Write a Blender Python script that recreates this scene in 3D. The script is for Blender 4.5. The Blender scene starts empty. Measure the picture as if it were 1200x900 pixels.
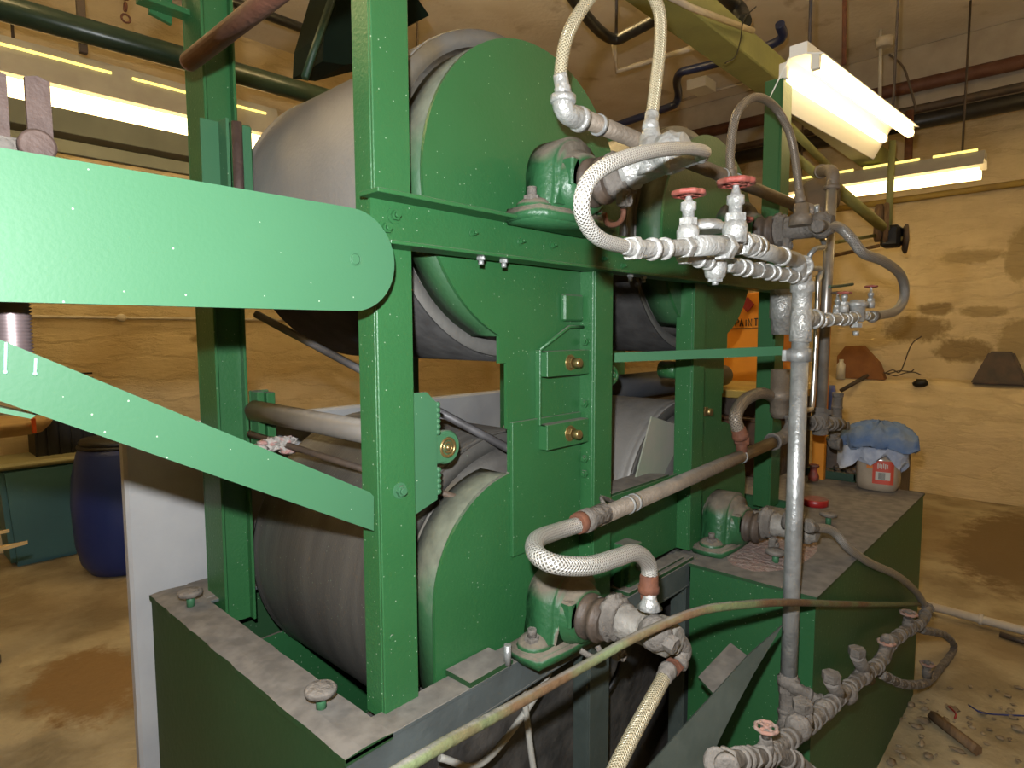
import bpy, bmesh, math, random
from mathutils import Vector as V, Matrix
random.seed(4)
PI = math.pi
S = bpy.context.scene
COL = S.collection
# ---------------------------------------------------------------- camera model
F = 729.08
yaw, pit, rol = [math.radians(a) for a in (42.9326, -4.7401, -.1758)]
CAM = V((0, 0, 1.5))
fw = V((math.cos(pit)*math.cos(yaw), math.cos(pit)*math.sin(yaw), math.sin(pit)))
r_ = V((math.sin(yaw), -math.cos(yaw), 0)); u_ = r_.cross(fw)
RR = r_*math.cos(rol)+u_*math.sin(rol); UU = u_*math.cos(rol)-r_*math.sin(rol)
def at(px, py, ax, val):
    d = fw+RR*((px-600)/F)+UU*((450-py)/F); i = 'xyz'.index(ax)
    return CAM+d*((val-CAM[i])/d[i])
cam_d = bpy.data.cameras.new('camera'); cam = bpy.data.objects.new('camera', cam_d); COL.objects.link(cam)
cam_d.sensor_width = 36; cam_d.lens = F/1200*36; cam_d.clip_start = .02
M = Matrix((RR, UU, -fw)).transposed().to_4x4(); M.translation = CAM; cam.matrix_world = M
S.camera = cam
# ---------------------------------------------------------------- materials
K = 1.
def mat(name, col, rough=.6, metal=0., col2=None, nscale=8, lo=.35, hi=.65, bump=0., bscale=40, dust=0., dustcol=(.27, .245, .21), emit=None, estr=0, specks=0., stretch=(1, 1, 1), detail=6, spec=.5, col3=None, n3=2., lo3=.5, hi3=.62, patches=None):
    sc_ = lambda c: tuple(v*K for v in c) if c else c
    col, col2, dustcol, col3 = sc_(col), sc_(col2), sc_(dustcol), sc_(col3)
    m = bpy.data.materials.new(name); m.use_nodes = True; nt = m.node_tree; N = nt.nodes; L = nt.links
    b = N['Principled BSDF']; b.inputs['Roughness'].default_value = rough; b.inputs['Metallic'].default_value = metal
    b.inputs['Specular IOR Level'].default_value = spec
    g = N.new('ShaderNodeNewGeometry'); mp = N.new('ShaderNodeMapping'); mp.inputs['Scale'].default_value = stretch
    tc = N.new('ShaderNodeTexCoord'); L.new(tc.outputs['Object'], mp.inputs['Vector'])
    def noise(sc, det=detail):
        n = N.new('ShaderNodeTexNoise'); n.inputs['Scale'].default_value = sc; n.inputs['Detail'].default_value = det; L.new(mp.outputs[0], n.inputs['Vector']); return n.outputs['Fac']
    def ramp(src, a, c):
        n = N.new('ShaderNodeMapRange'); n.inputs['From Min'].default_value = a; n.inputs['From Max'].default_value = c; L.new(src, n.inputs['Value']); return n.outputs[0]
    def mix(fac, a, c):
        n = N.new('ShaderNodeMix'); n.data_type = 'RGBA'; L.new(fac, n.inputs['Factor'])
        for s, v in ((n.inputs[6], a), (n.inputs[7], c)):
            if isinstance(v, tuple): s.default_value = (*v, 1)
            else: L.new(v, s)
        return n.outputs[2]
    cur = col
    if col2: cur = mix(ramp(noise(nscale), lo, hi), cur, col2)
    if col3: cur = mix(ramp(noise(n3, 4), lo3, hi3), cur, col3)
    if patches:
        for (P, rad, pc) in patches:
            s1 = N.new('ShaderNodeVectorMath'); s1.operation = 'SUBTRACT'; L.new(g.outputs['Position'], s1.inputs[0]); s1.inputs[1].default_value = P
            s2 = N.new('ShaderNodeVectorMath'); s2.operation = 'DIVIDE'; L.new(s1.outputs[0], s2.inputs[0]); s2.inputs[1].default_value = rad
            s3 = N.new('ShaderNodeVectorMath'); s3.operation = 'LENGTH'; L.new(s2.outputs[0], s3.inputs[0])
            n = N.new('ShaderNodeTexNoise'); n.inputs['Scale'].default_value = 9; n.inputs['Detail'].default_value = 9; n.inputs['Roughness'].default_value = .7; L.new(g.outputs['Position'], n.inputs['Vector'])
            a = N.new('ShaderNodeMath'); a.operation = 'MULTIPLY_ADD'; L.new(n.outputs['Fac'], a.inputs[0]); a.inputs[1].default_value = 1.6; L.new(s3.outputs['Value'], a.inputs[2])
            r = N.new('ShaderNodeMapRange'); r.inputs['From Min'].default_value = 1.95; r.inputs['From Max'].default_value = 1.6; L.new(a.outputs[0], r.inputs['Value'])
            cur = mix(r.outputs[0], cur, pc)
    if specks:
        v = N.new('ShaderNodeTexVoronoi'); v.inputs['Scale'].default_value = 75; L.new(tc.outputs['Object'], v.inputs['Vector'])
        sep = N.new('ShaderNodeSeparateColor'); L.new(v.outputs['Color'], sep.inputs[0])
        a = N.new('ShaderNodeMath'); a.operation = 'LESS_THAN'; L.new(v.outputs['Distance'], a.inputs[0]); a.inputs[1].default_value = .085
        c = N.new('ShaderNodeMath'); c.operation = 'LESS_THAN'; L.new(sep.outputs[0], c.inputs[0]); c.inputs[1].default_value = specks
        d = N.new('ShaderNodeMath'); d.operation = 'MULTIPLY'; L.new(a.outputs[0], d.inputs[0]); L.new(c.outputs[0], d.inputs[1])
        cur = mix(d.outputs[0], cur, (.26, .34, .24))
    if dust:
        sp = N.new('ShaderNodeSeparateXYZ'); L.new(g.outputs['Normal'], sp.inputs[0])
        a = N.new('ShaderNodeMath'); a.operation = 'MULTIPLY_ADD'; L.new(noise(14), a.inputs[0]); a.inputs[1].default_value = .5; L.new(sp.outputs['Z'], a.inputs[2])
        r = N.new('ShaderNodeMapRange'); r.inputs['From Min'].default_value = 1.12-dust; r.inputs['From Max'].default_value = 1.42-dust; L.new(a.outputs[0], r.inputs['Value'])
        dc = mix(ramp(noise(30), .35, .65), dustcol, tuple(x*.66 for x in dustcol))
        cur = mix(r.outputs[0], cur, dc)
        rr = N.new('ShaderNodeMapRange'); rr.inputs['To Min'].default_value = rough; rr.inputs['To Max'].default_value = .95; L.new(r.outputs[0], rr.inputs['Value']); L.new(rr.outputs[0], b.inputs['Roughness'])
        if metal:
            rm = N.new('ShaderNodeMapRange'); rm.inputs['To Min'].default_value = metal; rm.inputs['To Max'].default_value = 0; L.new(r.outputs[0], rm.inputs['Value']); L.new(rm.outputs[0], b.inputs['Metallic'])
    if isinstance(cur, tuple): b.inputs['Base Color'].default_value = (*cur, 1)
    else: L.new(cur, b.inputs['Base Color'])
    if bump:
        bp = N.new('ShaderNodeBump'); bp.inputs['Strength'].default_value = bump; bp.inputs['Distance'].default_value = .01
        L.new(noise(bscale), bp.inputs['Height']); L.new(bp.outputs[0], b.inputs['Normal'])
    if emit:
        b.inputs['Emission Color'].default_value = (*emit, 1); b.inputs['Emission Strength'].default_value = estr
    return m
K = .58
GREEN = mat('green_paint', (.032, .155, .047), .42, col2=(.038, .172, .055), nscale=5, bump=.12, bscale=160, dust=.30, specks=.5, dustcol=(.25, .26, .2))
GREENR = mat('green_paint_dusty_rim', (.030, .12, .042), .55, col2=(.04, .13, .05), nscale=6, bump=.12, bscale=90, dust=.85, dustcol=(.22, .235, .165), specks=.4)
BEARG = mat('green_bearing_paint', (.03, .14, .05), .4, col2=(.04, .15, .06), nscale=8, bump=.3, bscale=60, dust=.62, dustcol=(.27, .225, .165))
DUSTYL = mat('pale_dusty_metal', (.45, .42, .37), .7, .2, col2=(.33, .3, .26), nscale=25, bump=.6, bscale=70, dust=.4, dustcol=(.4, .36, .31))
K = .4
GREENA = mat('green_paint_flash_lit', (.092, .285, .135), .5, spec=.25, col2=(.10, .30, .147), nscale=3, bump=.035, bscale=180, specks=.25, dust=.1, dustcol=(.4, .4, .33))  # lighter copy of the frame green; flash brightness and mint cast put into colour
K = .58
DKGREEN = mat('dark_green_paint', (.018, .065, .035), .5, col2=(.03, .09, .04), nscale=5, bump=.15, bscale=90)
TANKG = mat('tank_green_paint', (.016, .07, .02), .55, col2=(.022, .085, .028), nscale=3, bump=.1, bscale=60, specks=.4, dust=.75, dustcol=(.30, .27, .235))
BOXG = mat('box_green_paint', (.02, .12, .035), .5, col2=(.024, .135, .042), nscale=3, bump=.1, bscale=60, specks=1., dust=.75, dustcol=(.25, .21, .165))
DRUM = mat('drum_steel', (.42, .40, .37), .55, .2, col2=(.35, .33, .30), nscale=4, bump=.15, bscale=120, stretch=(1, 1, 1), dust=.05, specks=.15)
DRUMB = mat('worn_dark_drum_steel', (.21, .20, .18), .48, .45, col2=(.13, .122, .112), nscale=2.6, lo=.35, hi=.65, bump=.2, bscale=70, stretch=(.5, 5, .5), dust=.05, specks=.5)
HEAD = mat('drum_head_steel', (.30, .29, .265), .5, .4, col2=(.21, .19, .17), nscale=6, bump=.15, bscale=80, col3=(.30, .24, .15), n3=3)
GALV = mat('galvanised_steel', (.62, .63, .62), .38, .5, col2=(.42, .43, .42), nscale=30, bump=.2, bscale=120, dust=.02)
ALU = mat('silver_painted_fitting', (.72, .72, .69), .36, .4, col2=(.50, .49, .46), nscale=35, bump=.5, bscale=90, dust=.12, dustcol=(.42, .38, .33))
DUSTY = mat('dust_caked_metal', (.25, .22, .19), .85, .15, col2=(.18, .155, .13), nscale=25, bump=.8, bscale=70, dust=.5, dustcol=(.33, .29, .25))
BRPIPE = mat('brown_dusty_pipe', (.25, .20, .15), .6, .3, col2=(.36, .29, .22), nscale=12, bump=.3, bscale=90, dust=.2)
RUST = mat('rust', (.24, .085, .04), .8, .1, col2=(.13, .05, .03), nscale=20, bump=.4, bscale=60)
RUSTROD = mat('rust_red_rod', (.17, .06, .035), .6, .1, col2=(.24, .11, .07), nscale=12, bump=.3, bscale=70)
BROWNST = mat('brown_scaled_steel', (.15, .095, .075), .7, .2, col2=(.09, .055, .045), nscale=18, bump=.4, bscale=60, dust=.1)
CONDUIT = mat('green_and_rust_rod', (.19, .23, .10), .7, .1, col2=(.20, .11, .05), nscale=6, lo=.45, hi=.6, bump=.4, bscale=60, dust=.1)
BRASS = mat('brass', (.55, .40, .16), .35, .8, col2=(.35, .24, .10), nscale=30)
BOLT = mat('bolt_steel', (.35, .34, .28), .45, .6, col2=(.2, .22, .15), nscale=40)
REDW = mat('red_handwheel_paint', (.42, .065, .045), .6, col2=(.30, .11, .08), nscale=25, bump=.5, bscale=80, dust=.12, dustcol=(.40, .33, .29))
REDLID = mat('red_plastic', (.45, .02, .02), .4, dust=.05)
BLUEP = mat('blue_plastic', (.016, .045, .26), .4, col2=(.018, .05, .29), nscale=3, bump=.05)
BLUEPIPE = mat('blue_painted_pipe', (.015, .025, .09), .35, col2=(.02, .035, .12), nscale=6)
TEAL = mat('teal_plastic', (.085, .23, .25), .5, col2=(.09, .25, .27), nscale=3)
TEALR = mat('faded_yellow_rim', (.45, .42, .22), .5)
BLACK = mat('black_paint', (.012, .013, .014), .4, col2=(.03, .03, .028), nscale=12, bump=.2)
BLACKP = mat('black_plastic', (.008, .008, .008), .5)
GREYST = mat('grey_painted_steel', (.13, .155, .155), .6, .1, col2=(.09, .105, .105), nscale=10, bump=.2, dust=.55, dustcol=(.27, .245, .21))
GREYLEG = mat('grey_green_leg_paint', (.085, .11, .10), .6, .1, col2=(.06, .08, .07), nscale=10, bump=.2)
FELTSHADE = mat('dark_felt_shade', (.028, .026, .025), .9, col2=(.06, .057, .055), nscale=20, bump=.3)
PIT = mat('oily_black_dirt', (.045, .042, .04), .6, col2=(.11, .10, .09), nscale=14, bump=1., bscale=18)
K = 1.
CABLE = mat('grey_cable', (.26, .25, .22), .7)
LAMPW = mat('white_lamp_housing', (.72, .70, .62), .4)
LAMPG = mat('dusty_lamp_housing', (.40, .38, .33), .6, col2=(.33, .31, .27), nscale=6)
TUBE = mat('lit_fluorescent_tube', (.9, .9, .9), .4, emit=(1, .68, .26), estr=22)
TUBEH = mat('lit_fluorescent_tube_bright', (.9, .9, .9), .4, emit=(1, .70, .30), estr=36)
LEAKGLOW = mat('painted_leak_glow', (.9, .8, .3), .4, emit=(1, .8, .2), estr=1.6)  # emissive colour imitating tube light that leaks past the housing
TUBED = mat('lit_fluorescent_tube_dim', (.9, .9, .9), .4, emit=(1, .7, .3), estr=7)
BEAMP = mat('olive_yellow_beam_paint', (.26, .27, .09), .6, col2=(.20, .21, .075), nscale=4, bump=.3, bscale=40)
YELB = mat('yellow_brown_paint', (.36, .25, .05), .6, col2=(.25, .17, .05), nscale=6)
ORANGE = mat('orange_yellow_cabinet_paint', (.62, .23, .012), .45, col2=(.55, .19, .012), nscale=4)
DKRED = mat('dark_red_sign', (.22, .01, .015), .5)
INK = mat('black_marker', (.015, .012, .01), .6)
WHITEP = mat('white_pipe_paint', (.55, .50, .42), .5, col2=(.42, .37, .3), nscale=8)
PLASTER = mat('white_plaster', (.36, .355, .35), .85, col2=(.28, .28, .285), nscale=3, bump=.6, bscale=9, col3=(.20, .205, .22), n3=2.2, lo3=.56, hi3=.75)
CEIL = mat('ceiling_plaster', (.76, .71, .63), .9, col2=(.66, .60, .50), nscale=2.5, bump=.5, bscale=25, col3=(.48, .41, .31), n3=3, lo3=.62, hi3=.72)
WOOD = mat('old_wood', (.20, .12, .055), .75, col2=(.11, .065, .035), nscale=12, stretch=(1, 6, 1), bump=.3)
WOODL = mat('pale_board', (.42, .28, .11), .7, col2=(.32, .2, .08), nscale=9)
LINTEL = mat('pale_beam_paint', (.45, .40, .32), .8, col2=(.36, .31, .24), nscale=5, bump=.4, bscale=20)
GLASS = mat('cloudy_jar_plastic', (.33, .27, .20), .15, col2=(.22, .17, .12), nscale=9)
LABR = mat('red_paper', (.42, .045, .02), .5)
LABW = mat('grey_white_paper', (.40, .38, .33), .6)
LABO = mat('orange_paper', (.55, .17, .03), .5)
RAGB = mat('blue_cloth', (.06, .12, .26), .9, col2=(.13, .17, .24), nscale=14, bump=.8, bscale=40)
RAGW = mat('pale_blue_cloth', (.40, .43, .50), .9, col2=(.27, .3, .38), nscale=20, bump=.8, bscale=40)
SACK = mat('brown_cardboard', (.27, .115, .035), .8, col2=(.2, .08, .03), nscale=8)
WHT = mat('white_plastic', (.55, .53, .45), .5)
DARKOBJ = mat('dark_grimy_metal', (.045, .035, .028), .6, col2=(.09, .06, .04), nscale=10, bump=.4)
FLUFF = mat('lint_and_fibre', (.33, .30, .27), .95, col2=(.30, .16, .14), nscale=60, lo=.5, hi=.6, bump=1, bscale=60)
YTRIM = mat('dusty_side_grey', (.20, .23, .17), .8, col2=(.27, .24, .2), nscale=6)

def wallmat(name, base, b2, pats):
    m = mat(name, base, .85, col2=b2, nscale=5, lo=.35, hi=.7, patches=pats, col3=(base[0]*.78, base[1]*.7, base[2]*.55), n3=1.1, lo3=.52, hi3=.7)
    nt = m.node_tree; N = nt.nodes; L = nt.links
    g = N.new('ShaderNodeNewGeometry'); mp = N.new('ShaderNodeMapping'); L.new(g.outputs['Position'], mp.inputs[0])
    n = N.new('ShaderNodeTexNoise'); n.inputs['Scale'].default_value = 5; n.inputs['Detail'].default_value = 12; n.inputs['Roughness'].default_value = .68; mp.inputs['Scale'].default_value = (1, 1, 3.2); L.new(mp.outputs[0], n.inputs['Vector'])
    v = N.new('ShaderNodeTexVoronoi'); v.feature = 'DISTANCE_TO_EDGE'; v.inputs['Scale'].default_value = 1.7
    mx = N.new('ShaderNodeVectorMath'); mx.operation = 'MULTIPLY_ADD'; L.new(n.outputs['Color'], mx.inputs[0]); mx.inputs[1].default_value = (.5, .5, .5); L.new(mp.outputs[0], mx.inputs[2]); L.new(mx.outputs[0], v.inputs['Vector'])
    r = N.new('ShaderNodeMapRange'); r.inputs['From Max'].default_value = .12; L.new(v.outputs['Distance'], r.inputs['Value'])
    b = N['Principled BSDF']; src = b.inputs['Base Color'].links[0].from_socket
    jn = N.new('ShaderNodeMapRange'); jn.inputs['From Min'].default_value = .0; jn.inputs['From Max'].default_value = .035; jn.inputs['To Min'].default_value = 1; jn.inputs['To Max'].default_value = 0; L.new(v.outputs['Distance'], jn.inputs['Value'])
    n2 = N.new('ShaderNodeTexNoise'); n2.inputs['Scale'].default_value = 2.2; L.new(g.outputs['Position'], n2.inputs['Vector'])
    n3 = N.new('ShaderNodeMapRange'); n3.inputs['From Min'].default_value = .42; n3.inputs['From Max'].default_value = .62; n3.inputs['To Max'].default_value = .38; L.new(n2.outputs['Fac'], n3.inputs['Value'])
    jm = N.new('ShaderNodeMath'); jm.operation = 'MULTIPLY'; L.new(jn.outputs[0], jm.inputs[0]); L.new(n3.outputs[0], jm.inputs[1])
    jx = N.new('ShaderNodeMix'); jx.data_type = 'RGBA'; L.new(jm.outputs[0], jx.inputs['Factor']); L.new(src, jx.inputs[6]); jx.inputs[7].default_value = (base[0]*.6, base[1]*.55, base[2]*.42, 1); L.new(jx.outputs[2], b.inputs['Base Color'])
    ad = N.new('ShaderNodeMath'); ad.operation = 'MULTIPLY_ADD'; L.new(r.outputs[0], ad.inputs[0]); ad.inputs[1].default_value = .5; L.new(n.outputs['Fac'], ad.inputs[2])
    bp = N.new('ShaderNodeBump'); bp.inputs['Strength'].default_value = .5; bp.inputs['Distance'].default_value = .03; L.new(ad.outputs[0], bp.inputs['Height']); L.new(bp.outputs[0], N['Principled BSDF'].inputs['Normal'])
    return m
BR = (.30, .22, .105); BR2 = (.40, .31, .16)
def pat(px, py, w, h, c=BR): p = at(px, py, 'x', 7.05); return ((p.x, p.y, p.z), (.5, w, h), c)
WALLR = wallmat('painted_rubble_wall', (.66, .54, .33), (.57, .46, .27), [pat(1072, 386, .26, .13), pat(1128, 412, .22, .11), pat(1188, 400, .12, .2, BR2), pat(1095, 362, .15, .06), pat(1150, 365, .2, .05, BR2), pat(1140, 300, .25, .06, BR2), pat(1000, 352, .25, .1, BR2), pat(1196, 300, .1, .25, BR2)])
WALLB = wallmat('painted_stone_wall', (.62, .50, .30), (.55, .44, .26), [((2.1, 5.4, 1.45), (.16, .4, .05), BR), ((.9, 5.4, 1.9), (.5, .4, .06), BR2)])
FLOOR = mat('worn_concrete', (.38, .32, .205), .75, col2=(.22, .175, .10), nscale=3.4, detail=14, lo=.4, hi=.6, bump=.7, bscale=30, col3=(.22, .155, .075), n3=.9, lo3=.5, hi3=.75, patches=[(tuple(at(105, 800, 'z', 0)), (.22, .34, .5), (.21, .125, .045)), (tuple(at(1190, 640, 'z', 0)), (1., .35, .5), (.15, .10, .045))])
def braid(name, c1, c2, metal=.8, s=.8):
    m = mat(name, c1, .38, metal); nt = m.node_tree; N = nt.nodes; L = nt.links; b = N['Principled BSDF']
    uv = N.new('ShaderNodeUVMap'); uv.uv_map = 'UVMap'; sep = N.new('ShaderNodeSeparateXYZ'); L.new(uv.outputs[0], sep.inputs[0])
    outs = []
    for sg in (1, -1):
        a = N.new('ShaderNodeMath'); a.operation = 'MULTIPLY'; L.new(sep.outputs['X'], a.inputs[0]); a.inputs[1].default_value = 1500*s
        c = N.new('ShaderNodeMath'); c.operation = 'MULTIPLY_ADD'; L.new(sep.outputs['Y'], c.inputs[0]); c.inputs[1].default_value = sg*2*PI*10; L.new(a.outputs[0], c.inputs[2])
        d = N.new('ShaderNodeMath'); d.operation = 'SINE'; L.new(c.outputs[0], d.inputs[0]); outs.append(d.outputs[0])
    mx = N.new('ShaderNodeMath'); mx.operation = 'MAXIMUM'; L.new(outs[0], mx.inputs[0]); L.new(outs[1], mx.inputs[1])
    r = N.new('ShaderNodeMapRange'); r.inputs['From Min'].default_value = -.6; r.inputs['From Max'].default_value = .8; L.new(mx.outputs[0], r.inputs['Value'])
    mi = N.new('ShaderNodeMix'); mi.data_type = 'RGBA'; L.new(r.outputs[0], mi.inputs['Factor']); mi.inputs[6].default_value = (*c2, 1); mi.inputs[7].default_value = (*c1, 1); L.new(mi.outputs[2], b.inputs['Base Color'])
    bp = N.new('ShaderNodeBump'); bp.inputs['Strength'].default_value = .6; bp.inputs['Distance'].default_value = .003; L.new(r.outputs[0], bp.inputs['Height']); L.new(bp.outputs[0], b.inputs['Normal'])
    return m
BRAID = braid('stainless_braid', (.50, .485, .45), (.14, .125, .10), .45, s=.8)
BRAIDY = braid('yellowed_braid', (.48, .42, .29), (.20, .165, .09),.3, s=.8)
BRAIDD = braid('tarnished_braid', (.24, .20, .155), (.08, .065, .05),.3, s=.8)
BRAIDG = braid('dull_grey_braid', (.30, .28, .25), (.11, .10, .085),.3, s=.8)
# ---------------------------------------------------------------- mesh helpers
def box(bm, x0, x1, y0, y1, z0, z1, bev=.002):
    vs = [bm.verts.new((x, y, z)) for z in (z0, z1) for y in (y0, y1) for x in (x0, x1)]
    fs = [bm.faces.new([vs[i] for i in q]) for q in ((0, 2, 3, 1), (4, 5, 7, 6), (0, 1, 5, 4), (2, 6, 7, 3), (0, 4, 6, 2), (1, 3, 7, 5))]
    if bev:
        es = list({e for f in fs for e in f.edges}); bmesh.ops.bevel(bm, geom=es, offset=bev, segments=1, affect='EDGES')
def prism(bm, pts, lo, hi, ax='y', bev=0):
    """outline in the two other axes (in order), extruded along ax"""
    def P(a, b, t): return {'y': (a, t, b), 'x': (t, a, b), 'z': (a, b, t)}[ax]
    A = [bm.verts.new(P(a, b, lo)) for a, b in pts]; B = [bm.verts.new(P(a, b, hi)) for a, b in pts]; n = len(pts)
    fs = [bm.faces.new(A), bm.faces.new(B[::-1])]+[bm.faces.new((A[i], B[i], B[(i+1) % n], A[(i+1) % n])) for i in range(n)]
    bmesh.ops.recalc_face_normals(bm, faces=fs)
def castp(bm, pts, lo, hi, ax='y', w=.01):
    """prism with rounded casting edges"""
    old = set(bm.faces); prism(bm, pts, lo, hi, ax); bm.normal_update()
    es = [e for e in {e for f in bm.faces if f not in old for e in f.edges} if e.is_manifold and e.calc_face_angle(0) > .7]
    bmesh.ops.bevel(bm, geom=es, offset=w, segments=3, affect='EDGES', clamp_overlap=True)
    for f in bm.faces: f.smooth = True
def frame_of(d):
    d = d.normalized(); a = V((0, 0, 1)) if abs(d.z) < .9 else V((1, 0, 0)); s = d.cross(a).normalized(); return s, s.cross(d).normalized()
def lathe(bm, p0, d, prof, seg=24, mod=None, smooth=True, a0=0):
    """prof: list of (distance along d, radius)"""
    p0 = V(p0); d = V(d).normalized(); s, t = frame_of(d); rings = []; fs = []
    for k, (h, r) in enumerate(prof):
        rings.append([bm.verts.new(p0+d*h+(s*math.cos(a0+2*PI*i/seg)+t*math.sin(a0+2*PI*i/seg))*r*(mod(i, k) if mod else 1)) for i in range(seg)])
    for A, B in zip(rings, rings[1:]):
        for i in range(seg):
            f = bm.faces.new((A[i], A[(i+1) % seg], B[(i+1) % seg], B[i])); f.smooth = smooth; fs.append(f)
    fs.append(bm.faces.new(rings[0][::-1])); fs.append(bm.faces.new(rings[-1]))
    bmesh.ops.recalc_face_normals(bm, faces=fs)
def cyl(bm, p0, p1, r, seg=20, r2=None, smooth=True):
    p0, p1 = V(p0), V(p1); lathe(bm, p0, p1-p0, [(0, r), ((p1-p0).length, r if r2 is None else r2)], seg, smooth=smooth)
def nut(bm, p, d, r, h): lathe(bm, p, d, [(0, r*.95), (h*.1, r), (h*.9, r), (h, r*.95)], 6, smooth=False)
def spline(pts, n=8):
    pts = [V(p) for p in pts]
    if len(pts) < 3: return pts
    P = [pts[0]*2-pts[1]]+pts+[pts[-1]*2-pts[-2]]; out = []
    for i in range(1, len(P)-2):
        a, b, c, d = P[i-1:i+3]
        for k in range(n):
            t = k/n; out.append(.5*((2*b)+(c-a)*t+(2*a-5*b+4*c-d)*t*t+(3*b-a-3*c+d)*t**3))
    return out+[pts[-1]]
def tube(bm, pts, r, seg=16, n=8, smoothpath=True, rmod=None):
    path = spline(pts, n) if smoothpath else [V(p) for p in pts]
    uv = bm.loops.layers.uv.get('UVMap') or bm.loops.layers.uv.new('UVMap'); rings = []; L = [0]
    for a, b in zip(path, path[1:]): L.append(L[-1]+(b-a).length)
    s = None
    for i, p in enumerate(path):
        d = (path[min(i+1, len(path)-1)]-path[max(i-1, 0)]).normalized()
        if s is None: s, _ = frame_of(d)
        else: s = (s-d*s.dot(d)).normalized()
        t = d.cross(s); rr = r*(rmod(i, len(path)) if rmod else 1)
        rings.append([bm.verts.new(p+(s*math.cos(2*PI*k/seg)+t*math.sin(2*PI*k/seg))*rr) for k in range(seg)])
    for i in range(len(rings)-1):
        for k in range(seg):
            k2 = (k+1) % seg; f = bm.faces.new((rings[i][k], rings[i][k2], rings[i+1][k2], rings[i+1][k])); f.smooth = True
            for l, (uu, vv) in zip(f.loops, ((L[i], k/seg), (L[i], (k+1)/seg), (L[i+1], (k+1)/seg), (L[i+1], k/seg))): l[uv].uv = (uu, vv)
    bm.faces.new(rings[0][::-1]); bm.faces.new(rings[-1])
def sphere(bm, c, r, sc=(1, 1, 1), seg=16, lump=0, rnd=None):
    vs = bmesh.ops.create_uvsphere(bm, u_segments=seg, v_segments=max(6, seg//2), radius=1)['verts']
    for v in vs:
        k = 1+(random.uniform(-lump, lump) if lump else 0); v.co = V(c)+V((v.co.x*sc[0], v.co.y*sc[1], v.co.z*sc[2]))*r*k
        for f in v.link_faces: f.smooth = True
def torus(bm, c, ax, R, r, seg=28, ms=8, scallop=0, lobes=8):
    c = V(c); ax = V(ax).normalized(); s, t = frame_of(ax); rings = []
    for i in range(seg):
        a = 2*PI*i/seg; o = s*math.cos(a)+t*math.sin(a); Rk = R*(1+scallop*math.cos(lobes*a))
        rings.append([bm.verts.new(c+o*(Rk+r*math.cos(2*PI*k/ms))+ax*r*math.sin(2*PI*k/ms)) for k in range(ms)])
    for i in range(seg):
        A, B = rings[i], rings[(i+1) % seg]
        for k in range(ms): bm.faces.new((A[k], A[(k+1) % ms], B[(k+1) % ms], B[k])).smooth = True
def obj(name, fn, m, parent=None, label=None):
    """fn(bm) builds in world space; origin goes to the bottom centre of the mesh"""
    bm = bmesh.new()
    if callable(fn): fn(bm)
    else:
        for f in fn: f(bm)
    me = bpy.data.meshes.new(name); 
    cs = [v.co for v in bm.verts]; lo = V([min(c[i] for c in cs) for i in range(3)]); hi = V([max(c[i] for c in cs) for i in range(3)])
    o0 = V(((lo.x+hi.x)/2, (lo.y+hi.y)/2, lo.z)); bmesh.ops.translate(bm, verts=bm.verts, vec=-o0)
    bm.to_mesh(me); bm.free(); me.materials.append(m)
    o = bpy.data.objects.new(name, me); COL.objects.link(o)
    w = parent.get('_w') if parent else (0, 0, 0)
    o['_w'] = tuple(o0); o.location = o0-V(w)
    if parent: o.parent = parent
    if label: o['label'] = label
    return o
def tag(o, label, cat, group=None, kind=None):
    o['label'] = label; o['category'] = cat
    if group: o['group'] = group
    if kind: o['kind'] = kind
    return o
def thing(name, loc, label, cat, group=None):
    o = bpy.data.objects.new(name, None); COL.objects.link(o); o.location = loc; o['_w'] = tuple(loc); o.empty_display_size = .05
    return tag(o, label, cat, group)
def one(name, fn, m, label, cat, group=None, kind=None): return tag(obj(name, fn, m), label, cat, group, kind)
def struct(name, fn, m, parent=None):
    o = obj(name, fn, m, parent); o['kind'] = 'structure'; return o
def B(*a, **k): return lambda bm: box(bm, *a, **k)
def C(*a, **k): return lambda bm: cyl(bm, *a, **k)
# ---------------------------------------------------------------- the room
XR, YB, ZC = 7.05, 5.4, 4.0
def floor_fn(bm):
    nx, ny = 60, 50
    g = [[bm.verts.new((-3+i*(XR+3.2)/nx, -3+j*(YB+3.2)/ny, random.uniform(-.006, .004))) for i in range(nx+1)] for j in range(ny+1)]
    for j in range(ny):
        for i in range(nx): bm.faces.new((g[j][i], g[j][i+1], g[j+1][i+1], g[j+1][i])).smooth = True
fl = struct('floor', floor_fn, FLOOR)
struct('ceiling', B(-3, XR+.2, -3, YB+.2, ZC, ZC+.1, bev=0), CEIL)
struct('wall_back', B(-3, XR+.2, YB, YB+.2, 0, ZC, bev=0), WALLB)
struct('wall_right', [B(XR, XR+.2, -3, YB, 0, ZC, bev=0)], WALLR)
def ledge(bm):
    ny = 60; P = []
    for j in range(ny+1):
        y = -3+j*(YB+3)/ny; k = random.uniform(-.012, .012)
        P.append([bm.verts.new(p) for p in ((6.78+k, y, 0), (6.80+k, y, .55), (6.83+k, y, 1.0+k), (6.88, y, 1.03+k*.5), (XR, y, 1.05))])
    for A, Bq in zip(P, P[1:]):
        for i in range(4): bm.faces.new((A[i], Bq[i], Bq[i+1], A[i+1])).smooth = (i < 2)
    bm.normal_update(); bmesh.ops.recalc_face_normals(bm, faces=bm.faces)
    if sum(f.normal.x for f in bm.faces) > 0: bmesh.ops.reverse_faces(bm, faces=bm.faces)
struct('trim_1', ledge, WALLR)
struct('trim_2', B(6.6, XR, -3, YB, 3.42, ZC, bev=.01), LINTEL)
struct('wall_front', B(-3, XR+.2, -3.2, -3, 0, ZC, bev=0), WALLB)
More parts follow.
